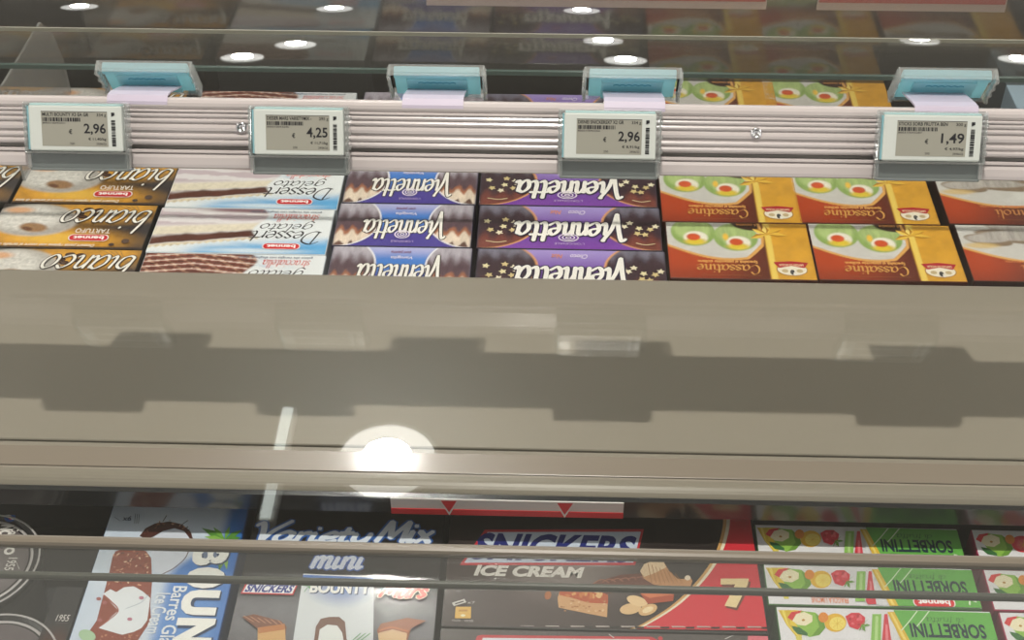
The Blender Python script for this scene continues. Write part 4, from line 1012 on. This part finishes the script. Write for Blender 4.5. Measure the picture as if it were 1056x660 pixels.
carton('peanut2', sx0, sy0-.170, sx1-sx0, .168, A.mesh('printed_lid'), '#17100f', 'second peanut bar box, only its red and white edge showing', 'peanut bar boxes', name='ice_cream_bar_box')

# ---- fruit sorbet sticks
def art_sorbet(berry):
    ox, oy, W, Dp = .2, .7975, .189, .046
    A = Art(ox, oy, W, Dp)
    def fn(u, v): b = np.zeros(u.shape+(3,))+C('#e2e1e6'); return b
    A.grid(fn, 24, 8)
    rr = random.Random(9)
    if not berry:
        for q in range(6): A.poly([(789+q*3, 585.5), (795+q*3, 586), (812+q*1.2, 611-q), (808+q*1.0, 613-q), (797+q, 600)], rr.choice(('#e6c93a', '#d9b92e', '#efd95c')))
        A.poly([(806, 611), (812, 610), (813, 618), (808, 618)], '#d9cc5a')
    sh = 0 if not berry else -8
    s = lambda pts: [(x+sh, y) for x, y in pts]
    A.poly(s([(798, 593), (802, 587.5), (812, 586), (818, 588), (808, 590), (803, 596)]), '#d8343a')
    A.poly(s([(812, 586.5), (826, 588), (834, 595), (836, 603), (830, 610), (820, 612), (812, 608), (806, 598)]), '#8dbd4a')
    A.poly(s([(826, 589), (834, 595), (836, 603), (830, 610), (822, 611), (830, 602)]), '#6a9a34')
    A.poly(s([(803, 596), (807, 589.5), (815, 587.5), (823, 591), (823, 597), (816, 601), (808, 600)]), '#f0e6c4'); A.ell(814+sh, 595.5, 1.6, 1.1, '#b98a3a')
    A.poly(s([(802, 601), (810, 602.5), (818, 608), (818, 611), (808, 609), (804, 605)]), '#2f6a34')
    A.ell(846+sh, 598, 11, 9, '#e6b62a' if not berry else '#d83a48'); A.ell(848+sh, 599, 8, 6.6, '#f3dc6c' if not berry else '#e2606a')
    for q in range(8): a = q*PI/4; A.stroke([(848+sh, 599), (848+sh+6*math.cos(a), 599+5*math.sin(a))], .0004, '#e0b838', smooth=False)
    A.ell(834+sh, 593, 5, 5, '#e08a2c')
    A.poly(s([(856, 592), (862, 588.5), (870, 588.5), (876, 593), (875, 600), (868, 605), (860, 602)]), '#d62c40')
    for q in range(12): A.ell(rr.uniform(860, 872)+sh, rr.uniform(591, 601), 1.6, 1.3, rr.choice(('#e8606c', '#b81e34')))
    for x1, y1 in ((880, 594), (881, 601), (876, 607), (870, 607)): A.poly(s([(872, 600), ((872+x1)/2+1.5, (600+y1)/2-1), (x1, y1), ((872+x1)/2-1, (600+y1)/2+1.5)]), '#6a9a3c')
    A.text('FRAGOLA LIMONE' if not berry else 'LAMPONE MELA', 836, 616.5, 874, 622.5, '#e8834e', PI, bold=.01)
    # frozen sticks
    A.poly([(883, 590), (892, 590), (891, 621), (881, 621)], '#8cc05a'); A.poly([(886, 592), (889, 592), (888, 616), (885, 616)], '#b4d88c')
    A.poly([(895, 590), (898, 590), (903, 624), (894, 624), (892, 620)], '#d23a4a'); A.poly([(896, 600), (898, 600), (899, 618), (896, 618)], '#e8808a')
    A.poly([(903, 590), (906, 600), (911, 626), (904, 625)], '#dcdce0')
    green = '#63b04a' if not berry else '#d0406a'
    A.poly([(904, 586), (1003, 589), (1022, 640), (925, 632), (914, 606)], green)
    A.poly([(898, 588), (905, 588), (926, 627), (917, 627)], '#e0b83a'); A.poly([(901, 589), (903, 589), (922, 625), (919, 625)], '#f2d872')
    for x in (922, 934): A.stroke([(x+6, 587), (x-2, 597), (x-10, 606)], .0009, '#d4e8c8', smooth=False)
    A.text('SORBETTINI', 921, 599.5, 996, 613.5, '#12303a', PI, bold=.03)
    A.script('di frutta', 937, 592.5, 974, 600.5, '#2c5a34', pen=.13, rot=PI, shear=.2)
    pill(A, 942, 617.5, 983, 627.5)
    for x, y in ((1000, 617), (1004, 621), (999, 623)): A.ell(x, y, 2.6, 1.0, '#dcecd0', rot=rr.random()*2)
    return A
mg = art_sorbet(False).mesh('printed_lid'); mr_ = art_sorbet(True).mesh('printed_lid')
for i, (x0, y0) in enumerate(((.1965, .8455), (.1995, .7975), (.2055, .7495), (.2055, .7010))):
    carton('sorbet_green', x0+.001, y0, .189, .046, mg, '#3c7a36', ['green and white fruit sorbet box pushed under the cream nose', 'green and white fruit sorbet box, middle one beneath the grey gasket line', 'green and white fruit sorbet box in front of the two others', 'green and white fruit sorbet box nearest the aisle'][i], 'green sorbet boxes', name='sorbet_box')
for i, (x0, y0) in enumerate(((.399, .8450), (.3995, .7970), (.4025, .7490))):
    carton('sorbet_pink', x0, y0, .189, .046, mr_, '#b52a58', ['pink sided fruit sorbet box pushed under the cream nose', 'pink sided fruit sorbet box, middle one of its column', 'pink sided fruit sorbet box in front of the two others'][i], 'pink sorbet boxes', name='sorbet_box')

# ---- round dark tubs at the left
def tub(cpx, rad, label, words):
    c = P(cpx[0], cpx[1], Z_BOX)
    t = empty('ice_cream_tub', (c.x, c.y, Z_FLOOR), label, 'ice cream tub', 'dark ice cream tubs'); h = H_BOX
    lathe('cup', [(rad*.80, 0), (rad*.95, h-.012), (rad*.97, h-.010), (rad*.97, h-.004)], M['tub_dark'], t, 64)
    lid_ = lathe('lid', [(rad, h-.011), (rad, h-.002), (rad*.985, h), (rad*.95, h), (rad*.94, h-.0015), (rad*.84, h-.0015), (.001, h-.0013)], M['tub_dark'], t, 64)
    def ring(nm, r0, r1, z, mat): lathe(nm, [(r1, z), (r1, z+.0004), (r0, z+.0004), (r0, z)], mat, t, 64, caps=False)
    ring('silver_ring', rad*.955, rad*.985, h, M['tub_rim']); ring('silver_ring', rad*.83, rad*.87, h-.0015, M['tub_rim'])
    lathe('lid_label', [(rad*.80, h-.0013), (rad*.80, h-.0006), (.001, h-.0006)], M['tub_label'], t, 64)
    A = Art(c.x-rad, c.y-rad, 2*rad, 2*rad)
    words(A)
    me = A.mesh('lid_print'); o = put(D.objects.new('lid_print', me), parent=t); o.location = (-rad, -rad, h-.0006)
    return t
M['tub_label'] = principled('tub_label_grey', '#6e6668', .4)
def words1(A):
    A.ell(10, 533, 6.0, 5.2, '#2a5aa8'); A.poly([(5, 532), (9, 531), (15, 534), (11, 536)], '#c8323c'); A.poly([(5, 531), (9, 530), (12, 531.5), (8, 532)], '#e8e8ea')
    A.text('NO', -1, 541, 13, 553, '#e6e2de', -PI/2, bold=.06); A.text('Co', 11, 544, 19, 551, '#d8d4d0', -PI/2, bold=.03)
    A.text('O', 4, 564, 15, 572, '#e8e4e0', -PI/2, bold=.06); A.text('1955', 6, 575, 16, 588, '#d0ccc8', -PI/2, bold=.02)
    A.stroke([(17, 580), (20, 587)], .0005, '#c8c4c0', smooth=False)
tub((-26, 580), .0595, 'dark round ice cream tub with a silver ringed grey lid and a small blue badge', words1)
tub((-12, 690), .0595, 'dark round ice cream tub with a plain grey lid, beside a dark 1955 box', lambda A: A.text('1955', -20, 690, -5, 700, '#d0ccc8', -PI/2))
# dark box between tubs and coconut bars
dx0, dx1, dy0, dy1 = X_(46, 640), X_(80, 640)-.004, .70, .80
A = Art(dx0, dy0, dx1-dx0, dy1-dy0)
A.grid(lambda u, v: mixc(np.zeros(u.shape+(3,))+C('#14151a'), C('#4a2416')*(.5+fbm(u*9, v*9, 2))[..., None], ellm(u, v, .55, .28, .5, .22, .6)), 24, 40)
A.text('1955', 58, 634, 72, 641, '#c8c4c0', 0, shear=.1, bold=.01); A.stroke([(58, 643), (70, 643)], .0004, '#6a6668', smooth=False)
carton('dark', dx0, dy0, dx1-dx0, dy1-dy0, A.mesh('printed_lid'), '#101116', 'small black box marked 1955 between the tubs and the coconut bars', None, name='ice_cream_box')

# ---- printed strips along the top of the far steel wall
for xa_, xb_, lab in ((440, 790, 'pink and white paper strip on the steel wall behind the blue cake boxes'), (842, 1037, 'short pink and white paper strip on the steel wall behind the cannoli')):
    a = PY(xa_, 8, Y_FARWALL-.001); b = PY(xb_, 8, Y_FARWALL-.001)
    zt = .868; z0 = PY(620, 7, Y_FARWALL).z
    if z0 < zt-.003:
        t = empty('promotion_strip', (a.x, Y_FARWALL-.0005, z0), lab, 'price strip'); L = b.x-a.x
        box_obj('paper', 0, L, -.0012, 0, 0, zt-z0, principled('strip_paper', '#b8a8a0', .5), t)
        box_obj('red_band', 0.002, L-.002, -.0016, -.0012, (zt-z0)*.3, (zt-z0)*.62, principled('strip_faded_red', '#b04a42', .5), t)
